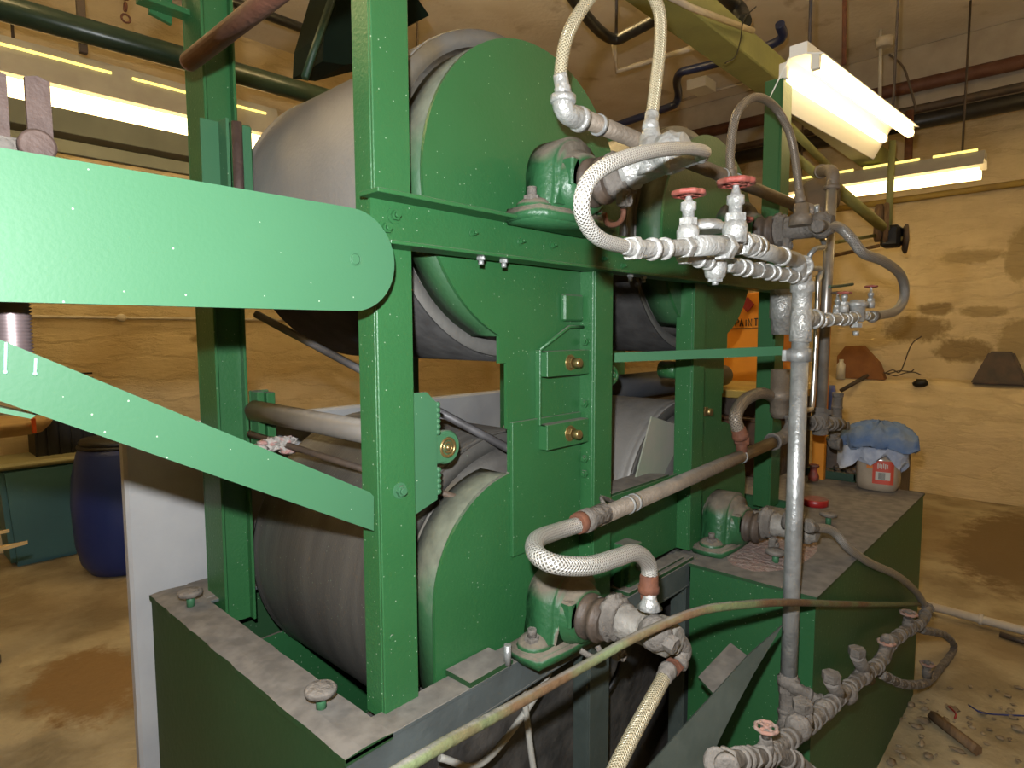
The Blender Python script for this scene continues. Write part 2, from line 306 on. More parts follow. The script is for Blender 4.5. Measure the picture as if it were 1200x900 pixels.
struct('wall_left', B(-3.2, -3, -3.2, YB+.2, 0, ZC, bev=0), WALLB)
struct('wall_stub', B(.463, 2.3, 1.76, 1.80, 0, 1.262, bev=.008), PLASTER).name = 'wall_middle'
def trunk(bm):
    box(bm, .9, XR, 1.36, 1.53, 2.9, 3.04, bev=.006)
one('ceiling_beam', trunk, BEAMP, 'long olive-yellow boxed beam running under the ceiling beside the lit lamp', 'beam')
one('beam_conduit', lambda bm: tube(bm, [at(770, -12, 'y', 1.32), at(808, 8, 'y', 1.32), at(882, 36, 'y', 1.32)], .014, 10, smoothpath=False), WHITEP, 'thin cream conduit along the top of the olive beam', 'pipe')
# ---------------------------------------------------------------- main frame
fr = thing('machine_frame', (.593, .85, .70), 'green painted steel frame of the four-cylinder drying machine with round side shields', 'machine frame')
def chan(bm, x0, x1, y0, y1, z0, z1, lipside=1):
    t = .007
    # web facing -Y, two flanges running back
    box(bm, x0, x1, y0, y0+t, z0, z1, .0015); box(bm, x0, x0+t, y0+t, y1, z0, z1, .0015); box(bm, x1-t, x1, y0+t, y1, z0, z1, .0015)
obj('post', lambda bm: chan(bm, .593, .666, .85, .905, .835, 2.75), GREEN, fr)
def farpost(bm):
    t = .007; box(bm, .593, .600, 1.50, 1.60, .78, 2.75, .0015); box(bm, .593, .672, 1.60, 1.607, .78, 2.75, .0015); box(bm, .665, .672, 1.51, 1.60, .78, 2.75, .0015)
    box(bm, .600, .668, 1.53, 1.54, .78, 2.75, .0015)
obj('post', farpost, GREEN, fr)
obj('post', lambda bm: chan(bm, 2.33, 2.42, .85, .915, .84, 2.40), GREEN, fr)
obj('post', lambda bm: chan(bm, 2.33, 2.42, 1.55, 1.6, .84, 2.4), GREEN, fr)
for x0 in (1.171, 1.653):
    obj('column', lambda bm: chan(bm, x0, x0+.072, .83, .887, .86, 1.64), GREEN, fr)
    obj('column', lambda bm: chan(bm, x0, x0+.072, 1.56, 1.6, .86, 1.64), GREEN, fr)
def topbeam(bm, ya, yb, sgn):
    box(bm, .563, 2.45, ya, yb, 1.712, 1.719, .001); box(bm, .585, 2.45, ya, yb, 1.637, 1.643, .001)
    w = yb if sgn > 0 else ya
    box(bm, .580, 2.45, w-.006, w, 1.643, 1.712, 0)
obj('crossbeam', lambda bm: topbeam(bm, .797, .849, 1), GREEN, fr)
obj('crossbeam', lambda bm: topbeam(bm, 1.61, 1.66, 1), GREEN, fr)
for (x, z) in ((.625, 1.690), (.607, 1.668), (.80, 1.682), (.93, 1.68), (1.22, 1.67), (1.3, 1.66), (1.03, 1.682)):
    r = .009 if x < .7 else .005
    obj('bolt', lambda bm: (lathe(bm, (x, .843, z), (0, -1, 0), [(0, r*1.5), (.002, r*1.5)], 16), nut(bm, (x, .841, z), (0, -1, 0), r, .007), cyl(bm, (x, .834, z), (x, .829, z), r*.55, 12)), GREEN, fr)
for x in (.80, .86, 1.3, 1.36):
    obj('bolt', lambda bm: (nut(bm, (x, .82, 1.637), (0, 0, -1), .008, .006), cyl(bm, (x, .82, 1.631), (x, .82, 1.622), .005, 10)), GALV, fr)
def cap_rail(bm, y0, y1, t=1):
    box(bm, .484, 2.33, y0, y1, .842, .85, .001)
obj('base_rail', lambda bm: (cap_rail(bm, .80, .862), box(bm, .487, 1.60, .802, .808, .785, .842, 0), box(bm, .487, 1.6, .802, .85, .779, .785, .001)), GREYST, fr, 'grey rail with dusty top')
obj('base_rail', lambda bm: cap_rail(bm, 1.54, 1.66), GREYST, fr)
for (a, b) in ((1.135, 1.215), (1.60, 1.665)):
    obj('leg', lambda bm: (box(bm, a, b, .812, .818, .0, .779, .001), box(bm, a, a+.006, .818, .86, 0, .779, .001)), GREYLEG, fr, 'grey-green leg under the rail')
# side shields: upper disc, neck, lower quarter disc in one plate with a rim flange
def shield_outline(mir):
    cx = 1.02; cz = 1.78; R = .31; pts = []
    a0 = math.degrees(math.asin((1.40-cz)/R)) if abs((1.40-cz)/R) < 1 else -90
    def arc(cx, cz, R, a, b, n): return [(cx+R*math.cos(math.radians(a+(b-a)*i/n)), cz+R*math.sin(math.radians(a+(b-a)*i/n))) for i in range(n+1)]
    pts += [(1.185, .86), (.728, .81)][::1]
    left = [(.724, .815), (.724, .98)]+arc(.954, .979, .23, 180, 97, 14)[1:]+[(.93, 1.21), (.93, 1.30), (.922, 1.302), (.922, 1.438), (.90, 1.438), (.90, 1.492)]
    up = arc(1.02, 1.78, .31, -113, -300, 44)[1:] if False else arc(1.02, 1.78, .31, 247, 0, 50)
    right = arc(1.02, 1.78, .31, 0, -58, 12)[1:]+[(1.184, 1.44), (1.184, .86)]
    out = left+up+right
    if mir: out = [(2.87-x, z) for x, z in out]
    return out
for mir in (0, 1):
    O = shield_outline(mir)
    def plate(bm):
        prism(bm, O, .872, .880)
    sh = obj('side_shield', plate, GREEN, fr)
    def rimf(bm):
        n = len(O); 
        for seg in ((2, 14), (22, n-4)):
            pass
        def strip(idx):
            th = .004; A = []
            for i in idx:
                x, z = O[i]; x0, z0 = O[max(idx[0], i-1)]; x1, z1 = O[min(idx[-1], i+1)]; d = V((x1-x0, z1-z0)).normalized(); nrm = V((-d.y, d.x))
                c = V((1.05 if not mir else 1.82, (1.78 if z > 1.4 else .9))); 
                if (c-V((x, z))).dot(nrm) < 0: nrm = -nrm
                A.append([bm.verts.new((x, .879, z)), bm.verts.new((x, .955, z)), bm.verts.new((x+nrm.x*th, .955, z+nrm.y*th)), bm.verts.new((x+nrm.x*th, .879, z+nrm.y*th))])
            for P, Q in zip(A, A[1:]):
                for k in range(4): bm.faces.new((P[k], Q[k], Q[(k+1) % 4], P[(k+1) % 4])).smooth = (k in (0, 2))
            bm.faces.new(A[0]); bm.faces.new(A[-1][::-1])
            bmesh.ops.recalc_face_normals(bm, faces=bm.faces)
        strip(list(range(0, 16))); strip(list(range(21, n-2)))
    obj('rim_flange', rimf, GREENR, sh)
# lower side plate between the columns with dusty lid
obj('side_plate', [B(1.243, 1.653, .872, .880, .86, 1.085)], GREEN, fr)
obj('side_lid', lambda bm: prism(bm, [(1.243, .872), (1.60, .872), (1.60, .90), (1.55, .95), (1.243, .95)], 1.085, 1.09, 'z'), TANKG, fr, 'dusty green lid of the low side plate')
# adjusting brackets with brass bolts on the neck
def bracket(bm, x0, x1, z0, z1, y0=.86):
    box(bm, x0, x1, y0-.004, y0+.002, z0, z1, .001); box(bm, x0, x1, y0, .872, z1-.004, z1, .001); box(bm, x0, x0+.004, y0, .872, z0, z1, .001)
for z0 in (1.405, 1.247):
    br = obj('adjusting_bracket', lambda bm: bracket(bm, 1.015, 1.165, z0, z0+.055, .846), GREEN, fr)
    obj('adjusting_bolt', lambda bm: (nut(bm, (1.095, .842, z0+.028), (0, -1, 0), .0135, .010), lathe(bm, (1.095, .832, z0+.028), (0, -1, 0), [(0, .0105), (.014, .0105), (.018, .009)], 16), cyl(bm, (1.095, .844, z0+.028), (1.095, .841, z0+.028), .018)), BRASS, br, 'brass coloured bolt')
obj('gusset_rib', lambda bm: (tube(bm, [(1.017, .866, 1.462), (1.115, .862, 1.512), (1.168, .862, 1.512)], .004, 6, smoothpath=False), box(bm, 1.01, 1.016, .858, .872, 1.30, 1.462, .001)), GREEN, fr)
obj('backing_block', B(1.095, 1.165, .858, .872, 1.525, 1.585, bev=.004), GREEN, fr)
obj('overlap_plate', B(.93, 1.165, .864, .872, 1.03, 1.315, bev=.001), GREEN, fr)
for (x, y, z) in ((1.168, .853, 1.478), (1.168, .853, 1.335), (1.168, .853, 1.205), (1.168, .853, 1.17)):
    obj('bolt', lambda bm: (nut(bm, (x, y, z), (-1, 0, 0), .009, .007), cyl(bm, (x-.007, y, z), (x-.012, y, z), .005, 10)), GREEN, fr)
# mirrored details on the right hand column
for (z, zz) in ((1.245, 1),):
    obj('adjusting_bolt', lambda bm: (nut(bm, (1.80, .868, z+.01), (0, -1, 0), .016, .012), cyl(bm, (1.80, .858, z+.01), (1.80, .84, z+.01), .011)), BRASS, fr)
obj('stiffener', lambda bm: box(bm, 1.735, 1.758, .862, .872, 1.10, 1.54, .003), GREEN, fr)
# upright stubs with clamp bolts on the rail
for x, z1 in ((1.335, .965), (1.40, .95)):
    if x > 1.35: continue
    st = obj('stub_bracket', lambda bm: (box(bm, x-.03, x+.03, .815, .865, .85, z1, .003), prism(bm, [(x-.05, .85), (x-.03, .85), (x-.03, z1)], .83, .85)), GREEN, fr)
    obj('clamp_bolt', lambda bm: (nut(bm, (x+.012, .815, .91), (0, -1, 0), .014, .012), cyl(bm, (x+.012, .803, .91), (x+.012, .79, .91), .01)), BOLT, st)
obj('rail_slide', lambda bm: (box(bm, 1.28, 1.62, .80, .855, .85, .862, .002), box(bm, 1.38, 1.58, .81, .85, .862, .87, .002)), TANKG, fr)
obj('rail_slide', lambda bm: prism(bm, [(.745, .80), (.86, .80), (.86, .868), (.745, .868)], .85, .86, 'z'), TANKG, fr)
obj('jack_bolt', C((.845, .80, .855), (.845, .80, .895), .007), GALV, fr)
# near roller bracket plate on the left post
obj('roller_bracket', lambda bm: (prism(bm, [(.655, 1.175), (.722, 1.197), (.722, 1.375), (.70, 1.395), (.655, 1.395)], .858, .866)), GREENA, fr)
for zz in ((1.37, 1.36, 1.35, 1.34, 1.33, 1.32), (1.25, 1.24, 1.23, 1.22, 1.21)):
    obj('serrated_edge', lambda bm: [lathe(bm, (.722, .862, z), (1, 0, 0), [(0, .006), (.008, .006), (.011, .003)], 8) for z in zz], GREENA, fr)
obj('bolt', lambda bm: (lathe(bm, (.632, .851, 1.232), (0, -1, 0), [(0, .014), (.002, .014)]), nut(bm, (.632, .849, 1.232), (0, -1, 0), .010, .008), cyl(bm, (.632, .842, 1.232), (.632, .836, 1.232), .006, 10)), GREENA, fr)
obj('bolt', lambda bm: (lathe(bm, (.61, .851, .98), (0, -1, 0), [(0, .006), (.003, .005)], 10)), GREEN, fr)
# far bracket holding the roller
obj('roller_bracket', lambda bm: (box(bm, .672, .72, 1.50, 1.508, 1.20, 1.36, .002), box(bm, .672, .69, 1.46, 1.50, 1.2, 1.36, .002), box(bm, .70, .722, 1.47, 1.50, 1.20, 1.355, .002)), GREEN, fr)
fa = lambda px, py=200: at(px, py, 'y', 1.44)
obj('far_arm_end', lambda bm: (box(bm, fa(237).x, fa(260).x, 1.44, 1.446, 1.66, fa(250, 141).z, .001), box(bm, fa(260).x-.004, fa(260).x+.003, 1.40, 1.446, 1.66, fa(250, 141).z, .001)), GREENA, fr, 'pale green upright angle at the far post')
obj('far_arm_end', lambda bm: box(bm, fa(284).x, fa(295).x, 1.43, 1.446, 1.66, fa(290, 148).z, .004), GREENA, fr, 'pale green upright strip at the far post')
obj('far_arm_bar', lambda bm: (cyl(bm, (fa(277).x, 1.43, 1.66), (fa(277).x, 1.43, fa(277, 145).z), .0115)), BROWNST, fr, 'rust brown bar between pale strips')
obj('inner_guard', lambda bm: prism(bm, [(lambda q: (q.x, q.z))(at(a, b, 'y', .925)) for a, b in ((744, 566), (764, 488), (800, 500), (800, 548), (776, 566))], .925, .93), YTRIM, fr, 'dusty grey-green plate')
# strap to the silver pipe
ps = at(720, 419, 'y', .82); pe = at(916, 411, 'y', .56)
def strap(bm):
    d = (pe-ps).normalized(); n = V((d.y, -d.x, 0)).normalized()*.003
    for a, b in ((ps, pe),):
        vs = [bm.verts.new(p+o+V((0, 0, h))) for p in (a, b) for o in (n, -n) for h in (-.011, .011)]
        for q in ((0, 1, 3, 2), (4, 6, 7, 5), (0, 4, 5, 1), (2, 3, 7, 6), (1, 5, 7, 3), (0, 2, 6, 4)): bm.faces.new([vs[i] for i in q])
    bmesh.ops.recalc_face_normals(bm, faces=bm.faces)
stp = thing('pipe_strap', ps, 'pale green flat strap clamped across to the tall silver pipe', 'strap')
obj('flat_bar', strap, GREENA, stp)
obj('clamp', lambda bm: (lathe(bm, (1.53, .50, 1.43), (0, 0, 1), [(0, .0245), (.03, .0245)], 24), box(bm, 1.475, 1.512, .512, .522, 1.432, 1.458, .001)), GALV, stp, 'galvanised clamp round the pipe')
# ---------------------------------------------------------------- drums
def drum(cx, cz, where, m, lab):
    y0, y1, R = .965, 1.53, .345
    d = thing('drying_drum', (cx, (y0+y1)/2, cz-R), lab, 'drum', 'steam heated drying drums')
    def shell(bm):
        prof = [(0, R-.006), (.002, R), (.014, R+.002), (.02, R-.002)]
        n = 26
        for i in range(n): prof.append((.025+i*(y1-y0-.05)/n, R+random.uniform(-.0004, .0004)))
        prof += [(y1-y0-.02, R-.002), (y1-y0-.012, R+.002), (y1-y0, R)]
        lathe(bm, (cx, y0, cz), (0, 1, 0), prof, 96)
    obj('shell', shell, m, d)
    def rim(bm):
        s = 96
        lathe(bm, (cx, y0, cz), (0, -1, 0), [(0, R-.0), (.006, R-.002), (.006, R-.030), (.001, R-.034)], s)
    obj('rim', rim, HEAD if cz > 1.3 else DRUMB, d)
    def head(bm): lathe(bm, (cx, y0-.002, cz), (0, -1, 0), [(0, R-.034), (.006, R-.075), (.012, R-.09), (.036, R-.11), (.045, R-.14), (.045, .13), (.052, .12), (.052, .05)], 64)
    obj('end_head', head, HEAD, d)
    obj('flange', lambda bm: lathe(bm, (cx, y0-.040, cz), (0, -1, 0), [(0, .20), (.018, .20), (.02, .197)], 48), HEAD, d)
    for k in range(12):
        a = 2*PI*k/12+.2; p = (cx+.175*math.cos(a), y0-.058, cz+.175*math.sin(a))
        if 1.0 > 0: obj('flange_bolt', lambda bm: nut(bm, p, (0, -1, 0), .013, .012), BOLT, d)
    obj('shaft', C((cx, y0+.02, cz), (cx, .64, cz), .03, 24), DUSTY, d)
    return d
drum(1.02, 1.79, 0, DRUM, 'upper left pale grey drying drum behind the tallest near post')
drum(1.02, .93, 1, DRUMB, 'lower left dark streaked drying drum dipping into the dusty tank')
drum(1.85, 1.79, 2, DRUMB, 'upper right drying drum, mostly behind the valves and green shield')
drum(1.85, .93, 3, DRUM, 'lower right drying drum seen between the two green columns')
def felt(cx, a0, a1, lab):  # felt edge; its near-black face also paints the shade under the drum
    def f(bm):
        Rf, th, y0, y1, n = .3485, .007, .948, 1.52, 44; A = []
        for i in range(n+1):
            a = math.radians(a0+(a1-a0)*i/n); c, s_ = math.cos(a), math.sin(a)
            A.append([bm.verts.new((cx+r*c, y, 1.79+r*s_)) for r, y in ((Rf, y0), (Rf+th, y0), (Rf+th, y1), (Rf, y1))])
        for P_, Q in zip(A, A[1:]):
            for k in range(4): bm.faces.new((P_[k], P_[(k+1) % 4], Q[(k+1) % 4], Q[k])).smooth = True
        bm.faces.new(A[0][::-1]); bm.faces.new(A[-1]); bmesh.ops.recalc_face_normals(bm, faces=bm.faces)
    return one('felt_shade_band', f, FELTSHADE, lab, 'felt', None)
felt(1.02, 216, 345, 'dark felt band put in for the shaded underside of the upper left drum')
felt(1.85, 195, 354, 'dark felt band put in for the shaded underside of the upper right drum')
# ---------------------------------------------------------------- bearings
def bearing(cx, cz, lab):
    zb = cz-.073
    b = thing('pillow_block_bearing', (cx-.02, .79, zb-.006), lab, 'bearing', 'green pillow block bearings')
    x = cx-.03 if False else cx
    obj('base', lambda bm: castp(bm, [(x-.125, .745), (x-.04, .735), (x+.04, .735), (x+.125, .745), (x+.13, .79), (x+.125, .835), (x-.125, .835), (x-.13, .79)], zb-.006, zb+.022, 'z', .005), BEARG, b)
    prof = [(-.085, .0), (-.085, .012), (-.078, .05)]+[(-.078*math.cos(math.radians(t))*1.0, .07+.078*math.sin(math.radians(t))) for t in range(5, 176, 5)]+[(.078, .05), (.085, .012), (.085, 0)]
    obj('housing', lambda bm: (castp(bm, [(x+a, zb+.018+h) for a, h in prof], .745, .83, 'y', .013), lathe(bm, (x, .83, cz), (0, -1, 0), [(0, .066), (.088, .066), (.095, .060), (.108, .055), (.108, .04)], 32)), BEARG, b)
    for q in (-.085, .085): obj('shoulder', lambda bm: sphere(bm, (x+q, .79, zb+.022), .04, (1, .9, .55)), BEARG, b)
    obj('lug', B(x-.058, x-.034, .722, .75, zb+.06, zb+.115, bev=.004), BEARG, b)
    for s in (-1, 1): obj('cap_bolt', lambda bm: (nut(bm, (x+s*.1, .785, zb+.03), (0, 0, 1), .016, .014), cyl(bm, (x+s*.1, .785, zb+.044), (x+s*.1, .785, zb+.06), .009, 12)), DUSTY, b)
    obj('seal_collar', lambda bm: lathe(bm, (x, .726, cz), (0, -1, 0), [(0, .046), (.012, .046), (.014, .040), (.028, .040), (.030, .044), (.040, .044), (.042, .036), (.05, .036)], 28), DARKOBJ, b, 'dark greasy collar')
    return b
bearing(1.0, 1.785, 'green bearing on the upper crossbeam by the braided hose loop')
bearing(1.0, .925, 'green bearing with dusty top beside the lower left steam joint')
bearing(1.83, 1.785, 'green bearing behind the red handwheels, right of the crossbeam')
bearing(1.80, .925, 'dust-covered green bearing at the corner of the right-hand box')
# ---------------------------------------------------------------- tanks
tk = thing('dye_tank', (.487, 1.25, 0), 'open green steel tank under the left drums with wide dusty rim', 'tank')
obj('tank_wall', [B(.487, .497, .81, 1.686, 0, .843, bev=0)], TANKG, tk)
obj('tank_wall', [B(.497, 1.59, 1.67, 1.686, 0, .845, bev=0)], TANKG, tk)
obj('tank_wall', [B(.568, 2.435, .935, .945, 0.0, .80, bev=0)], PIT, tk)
obj('tank_inner', [B(.560, .568, .87, 1.56, .3, .842, bev=0), B(.568, 1.59, 1.552, 1.56, .3, .70, bev=0), B(.568, 1.59, .945, 1.552, .3, .31, bev=0)], BOXG, tk)
def rimtop(bm):
    n = 30
    rows = []
    for i in range(n+1):
        y = .80+i*(.886)/n; e = random.uniform(-.003, .003)
        rows.append([bm.verts.new(p) for p in ((.483+e*.5, y, .838), (.483+e*.5, y, .850), (.515, y, .852+random.uniform(0, .002)), (.545, y, .851+random.uniform(0, .002)), (.572+e*.4, y, .850), (.572, y, .84))])
    for A, Bq in zip(rows, rows[1:]):
        for k in range(5): bm.faces.new((A[k], A[k+1], Bq[k+1], Bq[k]))
    bm.faces.new(rows[0][::-1]); bm.faces.new(rows[-1]); bmesh.ops.recalc_face_normals(bm, faces=bm.faces)
obj('rim', rimtop, TANKG, tk, 'dusty tank rim')
obj('rim', B(.572, 1.59, 1.56, 1.69, .842, .852), TANKG, tk, 'dusty tank rim')
def stud(x, y, parent, z=.852):
    k = obj('clamp_knob', lambda bm: lathe(bm, (x, y, z+.026), (0, 0, 1), [(0, .02), (.003, .027), (.009, .028), (.013, .024), (.014, .01)], 24), DUSTY, parent, 'dusty round knob')
    obj('stem', C((x, y, z-.003), (x, y, z+.028), .009, 14), GREENA, k)
for px, py, z in ((223, 697, .88), (376, 812, .88), (272, 662, .88)):
    p = at(px, py, 'z', z); stud(p.x, p.y, tk)
bx = thing('side_box', (2.26, 1.0, 0), 'green steel box with dusty top standing at the right end, jar on it', 'box')
Lp = [(1.592, .463), (2.93, .463), (2.93, 1.69), (2.44, 1.69), (2.44, .795), (1.592, .795)]
obj('body', lambda bm: prism(bm, Lp, 0, .842, 'z'), BOXG, bx)
obj('lid', lambda bm: prism(bm, [(1.588, .459), (2.934, .459), (2.934, 1.694), (2.44, 1.694), (2.44, .799), (1.588, .799)], .842, .850, 'z'), TANKG, bx, 'dusty lid')
for px, py in ((909, 648), (971, 604)):
    p = at(px, py, 'z', .88); stud(p.x, p.y, bx, .85)
# dirt heap on box lid beside the bearing, and pit rubble
def heap(bm, cx, cy, rx, ry, h, z0, n=22):
    g = []
    for j in range(n+1):
        row = []
        for i in range(n+1):
            a, b = -1+2*i/n, -1+2*j/n; q = max(0, 1-a*a-b*b)
            row.append(bm.verts.new((cx+a*rx, cy+b*ry, z0+h*q*(.6+random.random()*.5)+(.0 if q else -.001))))
        g.append(row)
    for j in range(n):
        for i in range(n): bm.faces.new((g[j][i], g[j][i+1], g[j+1][i+1], g[j+1][i])).smooth = True
one('dust_drift', lambda bm: heap(bm, 1.86, .665, .22, .11, .012, .8495), mat('pinkish_lint', (.27, .215, .19), .95, col2=(.22, .14, .12), nscale=70, bump=1., bscale=80), 'drift of pinkish lint and dust on the box lid beside the bearing', 'dust', kind='stuff')
def rubble(bm):
    for _ in range(150):
        x = random.uniform(.6, 1.58); y = random.uniform(.55, .93); r = random.uniform(.008, .035)
        if x > 1.1 and y < .6: continue
        sphere(bm, (x, y, r*.5), r, (random.uniform(.6, 1.6), random.uniform(.6, 1.6), random.uniform(.3, .9)), 6, .3)
one('pit_rubble', rubble, PIT, 'black oily rubble and scraps on the floor under the base rail', 'rubble', kind='stuff')
for pts, m, lab in (([(.72, .86, .70), (.80, .83, .66), (.95, .84, .70), (1.08, .86, .76)], CABLE, 'pale loose cable drooping just under the base rail'),
                    ([(.93, .84, .78), (.95, .82, .55), (1.0, .80, .3), (1.02, .78, .02)], CABLE, 'pale cable hanging down left of the grey leg'),
                    ([(1.25, .9, .5), (1.33, .86, .62), (1.38, .88, .75), (1.42, .92, .78)], BLACKP, 'thin black cable curling between the two grey legs')):
    one('loose_cable', lambda bm: tube(bm, pts, .007, 8), m, lab, 'cable')
# folded sheet and flap in front of the box
def sheet(bm):
    Q = [(917, 733, .445), (877, 768, .475), (833, 817, .51), (800, 853, .54), (757, 902, .57), (700, 965, .60), (800, 965, .54), (831, 895, .50), (843, 867, .49), (863, 827, .475), (883, 790, .46)]
    pn = V((.155, .33, -.06)); p0 = V((1.33, .445, .87))
    def onpl(a, b):
        d = fw+RR*((a-600)/F)+UU*((450-b)/F); return CAM+d*((p0-CAM).dot(pn)/d.dot(pn))
    Q = [onpl(a, b) for a, b, c in Q]; t = V((.004, .004, -.002)); A = [bm.verts.new(p) for p in Q]; A2 = [bm.verts.new(p+t) for p in Q]; n = len(Q)
    for a, b, c, d in ((0, 1, 10, 10), (1, 2, 9, 10), (2, 3, 8, 9), (3, 4, 7, 8), (4, 5, 6, 7)):
        for L_ in (A, A2):
            bm.faces.new([L_[k] for k in dict.fromkeys((a, b, c, d))])
    for i in range(n): bm.faces.new((A[i], A2[i], A2[(i+1) % n], A[(i+1) % n]))
    bmesh.ops.recalc_face_normals(bm, faces=bm.faces)
gs = thing('leaning_sheet', at(850, 850, 'y', .5), 'dark green-grey folded metal sheet leaning in front of the box beside the silver pipe', 'metal sheet')
obj('folded_edge', sheet, mat('dark_grey_green_sheet', (.04, .05, .04), .6, col2=(.06, .07, .058), nscale=12, bump=.2), gs)
def flap(bm):
    Q = [at(818, 793, 'y', .62), at(856, 753, 'y', .62), at(878, 770, 'y', .56), at(838, 815, 'y', .56)]
    A = [bm.verts.new(p) for p in Q]; A2 = [bm.verts.new(p-V((0, 0, .006))) for p in Q]
    bm.faces.new(A); bm.faces.new(A2[::-1])
    for i in range(4): bm.faces.new((A[i], A2[i], A2[(i+1) % 4], A[(i+1) % 4]))
    bmesh.ops.recalc_face_normals(bm, faces=bm.faces)
obj('flap', flap, TANKG, gs, 'dusty rectangular flap')
# ---------------------------------------------------------------- arm, brace, linkage
arm = thing('pivot_arm', (.1, .79, 1.53), 'broad mint green arm plate with rounded end and flush bolt, nearest the camera', 'machine arm')
def armf(bm):
    zc, R, xe = 1.605, .0735, .508
    pts = [(-.45, zc-R), (xe-.012, zc-R)]+[(xe+R*math.cos(math.radians(t)), zc+R*math.sin(math.radians(t))) for t in range(-80, 81, 8)]+[(xe-.012, zc+R), (-.45, zc+R+.004)]
    prism(bm, pts, .785, .797)
ao = obj('arm_plate', armf, GREENA, arm)
obj('flush_bolt', lambda bm: (lathe(bm, (.513, .7855, 1.606), (0, -1, 0), [(0, .0075), (.0012, .0075), (.0016, .006)], 24), torus(bm, (.513, .7848, 1.606), (0, 1, 0), .0085, .0008)), GREENA, arm)
br = thing('diagonal_brace', (.3, .86, 1.2), 'mint green flat brace sloping down from left to the tall near post', 'brace')
a0, a1, b0, b1 = at(0, 397, 'y', .86), at(438, 577, 'y', .86), at(0, 470, 'y', .86), at(438, 622, 'y', .86)
def bracef(bm):
    k = 1.6; e0 = a1+(a0-a1)*k; e1 = b1+(b0-b1)*k
    prism(bm, [(e0.x, e0.z), (a1.x-.008, a1.z+.002), (a1.x, a1.z-.007), (b1.x, b1.z), (e1.x, e1.z)], .860, .868)
obj('brace_plate', bracef, GREENA, br)
def drips(bm):
    for px, y0, y1 in ((7, 401, 436), (42, 420, 438)):
        p, q = at(px, y0, 'y', .858), at(px-1, y1, 'y', .858); tube(bm, [p, q], .0016, 8, smoothpath=False); sphere(bm, q, .0024, seg=8)
obj('paint_run', drips, mat('pale_green_paint_run', (.30, .62, .42), .3), br, 'pale runs of paint')
obj('brace_foot', lambda bm: prism(bm, [(at(0, 468, 'y', .9).x-.1, at(0, 468, 'y', .9).z+.03), (at(36, 487, 'y', .9).x, at(36, 484, 'y', .9).z), (at(30, 487, 'y', .9).x, at(30, 488, 'y', .9).z), (at(0, 476, 'y', .9).x-.1, at(0, 476, 'y', .9).z+.03)], .87, .93), GREENA, br)
ln = thing('linkage_bars', (.17, .95, 1.6), 'pair of brown steel link bars rising behind the mint green arm', 'linkage')
for (p0, p1) in ((34, 63), (-18, 13)):
    a, b = at(p0, 186, 'y', .95), at(p1, 186, 'y', .95); t0 = at(p0, 88 if p0 > 0 else 79, 'y', .95)
    obj('link_bar', lambda bm: prism(bm, [(a.x, 1.62), (b.x, 1.62), (b.x, t0.z-.004), ((a.x+b.x)/2, t0.z), (a.x, t0.z-.004)], .945, .953), BROWNST, ln)
pk = at(42, 173, 'y', .93)
obj('pivot_pin', lambda bm: (lathe(bm, pk+V((0, .02, 0)), (0, -1, 0), [(0, .012), (.02, .012), (.021, .019), (.032, .019), (.034, .016)], 28)), BROWNST, ln)
obj('spacer_tube', C(pk+V((-.05, .02, 0)), pk+V((0, .02, 0)), .012), DUSTY, ln)
sc = thing('tension_screw', at(15, 400, 'y', .9), 'short grey threaded screw hanging below the mint green arm', 'screw')
q0, q1 = at(15, 352, 'y', .90), at(15, 400, 'y', .90)
def screwf(bm):
    prof = []; L = (q0-q1).length+.06; n = 26
    for i in range(n): prof += [(L*i/n, .0165), (L*(i+.5)/n, .0195)]
    lathe(bm, V((q1.x, q1.y, q1.z-.03)), (0, 0, 1), prof, 24)
obj('thread', screwf, mat('oily_thread_steel', (.16, .12, .12), .4, .6, col2=(.1, .07, .07), nscale=20), sc)
rodp, rodn = at(222, 72, 'y', 1.25), V((at(222, 72, 'y', 1.25).x, -.1, at(222, 72, 'y', 1.25).z))
one('rust_red_rod', lambda bm: (tube(bm, [rodp, V((rodp.x, .45, rodp.z))], .0165, 18, smoothpath=False), sphere(bm, rodp, .0165)), RUSTROD, 'rust red round rod running overhead past the far post', 'rod')
# guide roller
rl = thing('guide_roller', (.71, 1.18, 1.27), 'grey guide roller spanning from the far post to a brass-ended near bearing', 'roller')
A0 = at(298, 481, 'y', 1.46); A1 = at(523, 524, 'y', .87)
obj('roller_tube', lambda bm: (cyl(bm, A0, A0+(A1-A0)*.93, .0245, 28), cyl(bm, A0+(A0-A1)*.03, A0, .015)), mat('roller_steel', (.27, .25, .22), .5, .5, col2=(.2, .185, .165), nscale=9, dust=.3), rl)
obj('bearing_end', lambda bm: (lathe(bm, A1+V((0, .03, 0)), (0, -1, 0), [(0, .03), (.03, .032), (.034, .028)], 28), box(bm, .70, A1.x, .865, .875, A1.z-.028, A1.z+.028, .003)), GREENA, rl)
obj('bearing_end_ring', lambda bm: (torus(bm, A1+V((0, -.004, 0)), (0, 1, 0), .0165, .0035), torus(bm, A1+V((0, -.004, 0)), (0, 1, 0), .0095, .0025), sphere(bm, A1+V((0, -.004, 0)), .006)), BRASS, rl, 'brass coloured bearing rings')
one('fibre_clump', lambda bm: [sphere(bm, V(at(random.uniform(300, 345), random.uniform(515, 528), 'y', 1.35)), random.uniform(.006, .016), (1.3, 1, .7), 8, .35) for _ in range(26)], FLUFF, 'clump of grey and red fibre caught under the guide roller', 'lint', kind='stuff')
one('lower_rod', C(at(292, 508, 'y', 1.45), at(540, 585, 'y', .92), .0075), DARKOBJ, 'thin dark rod just under the guide roller', 'rod')
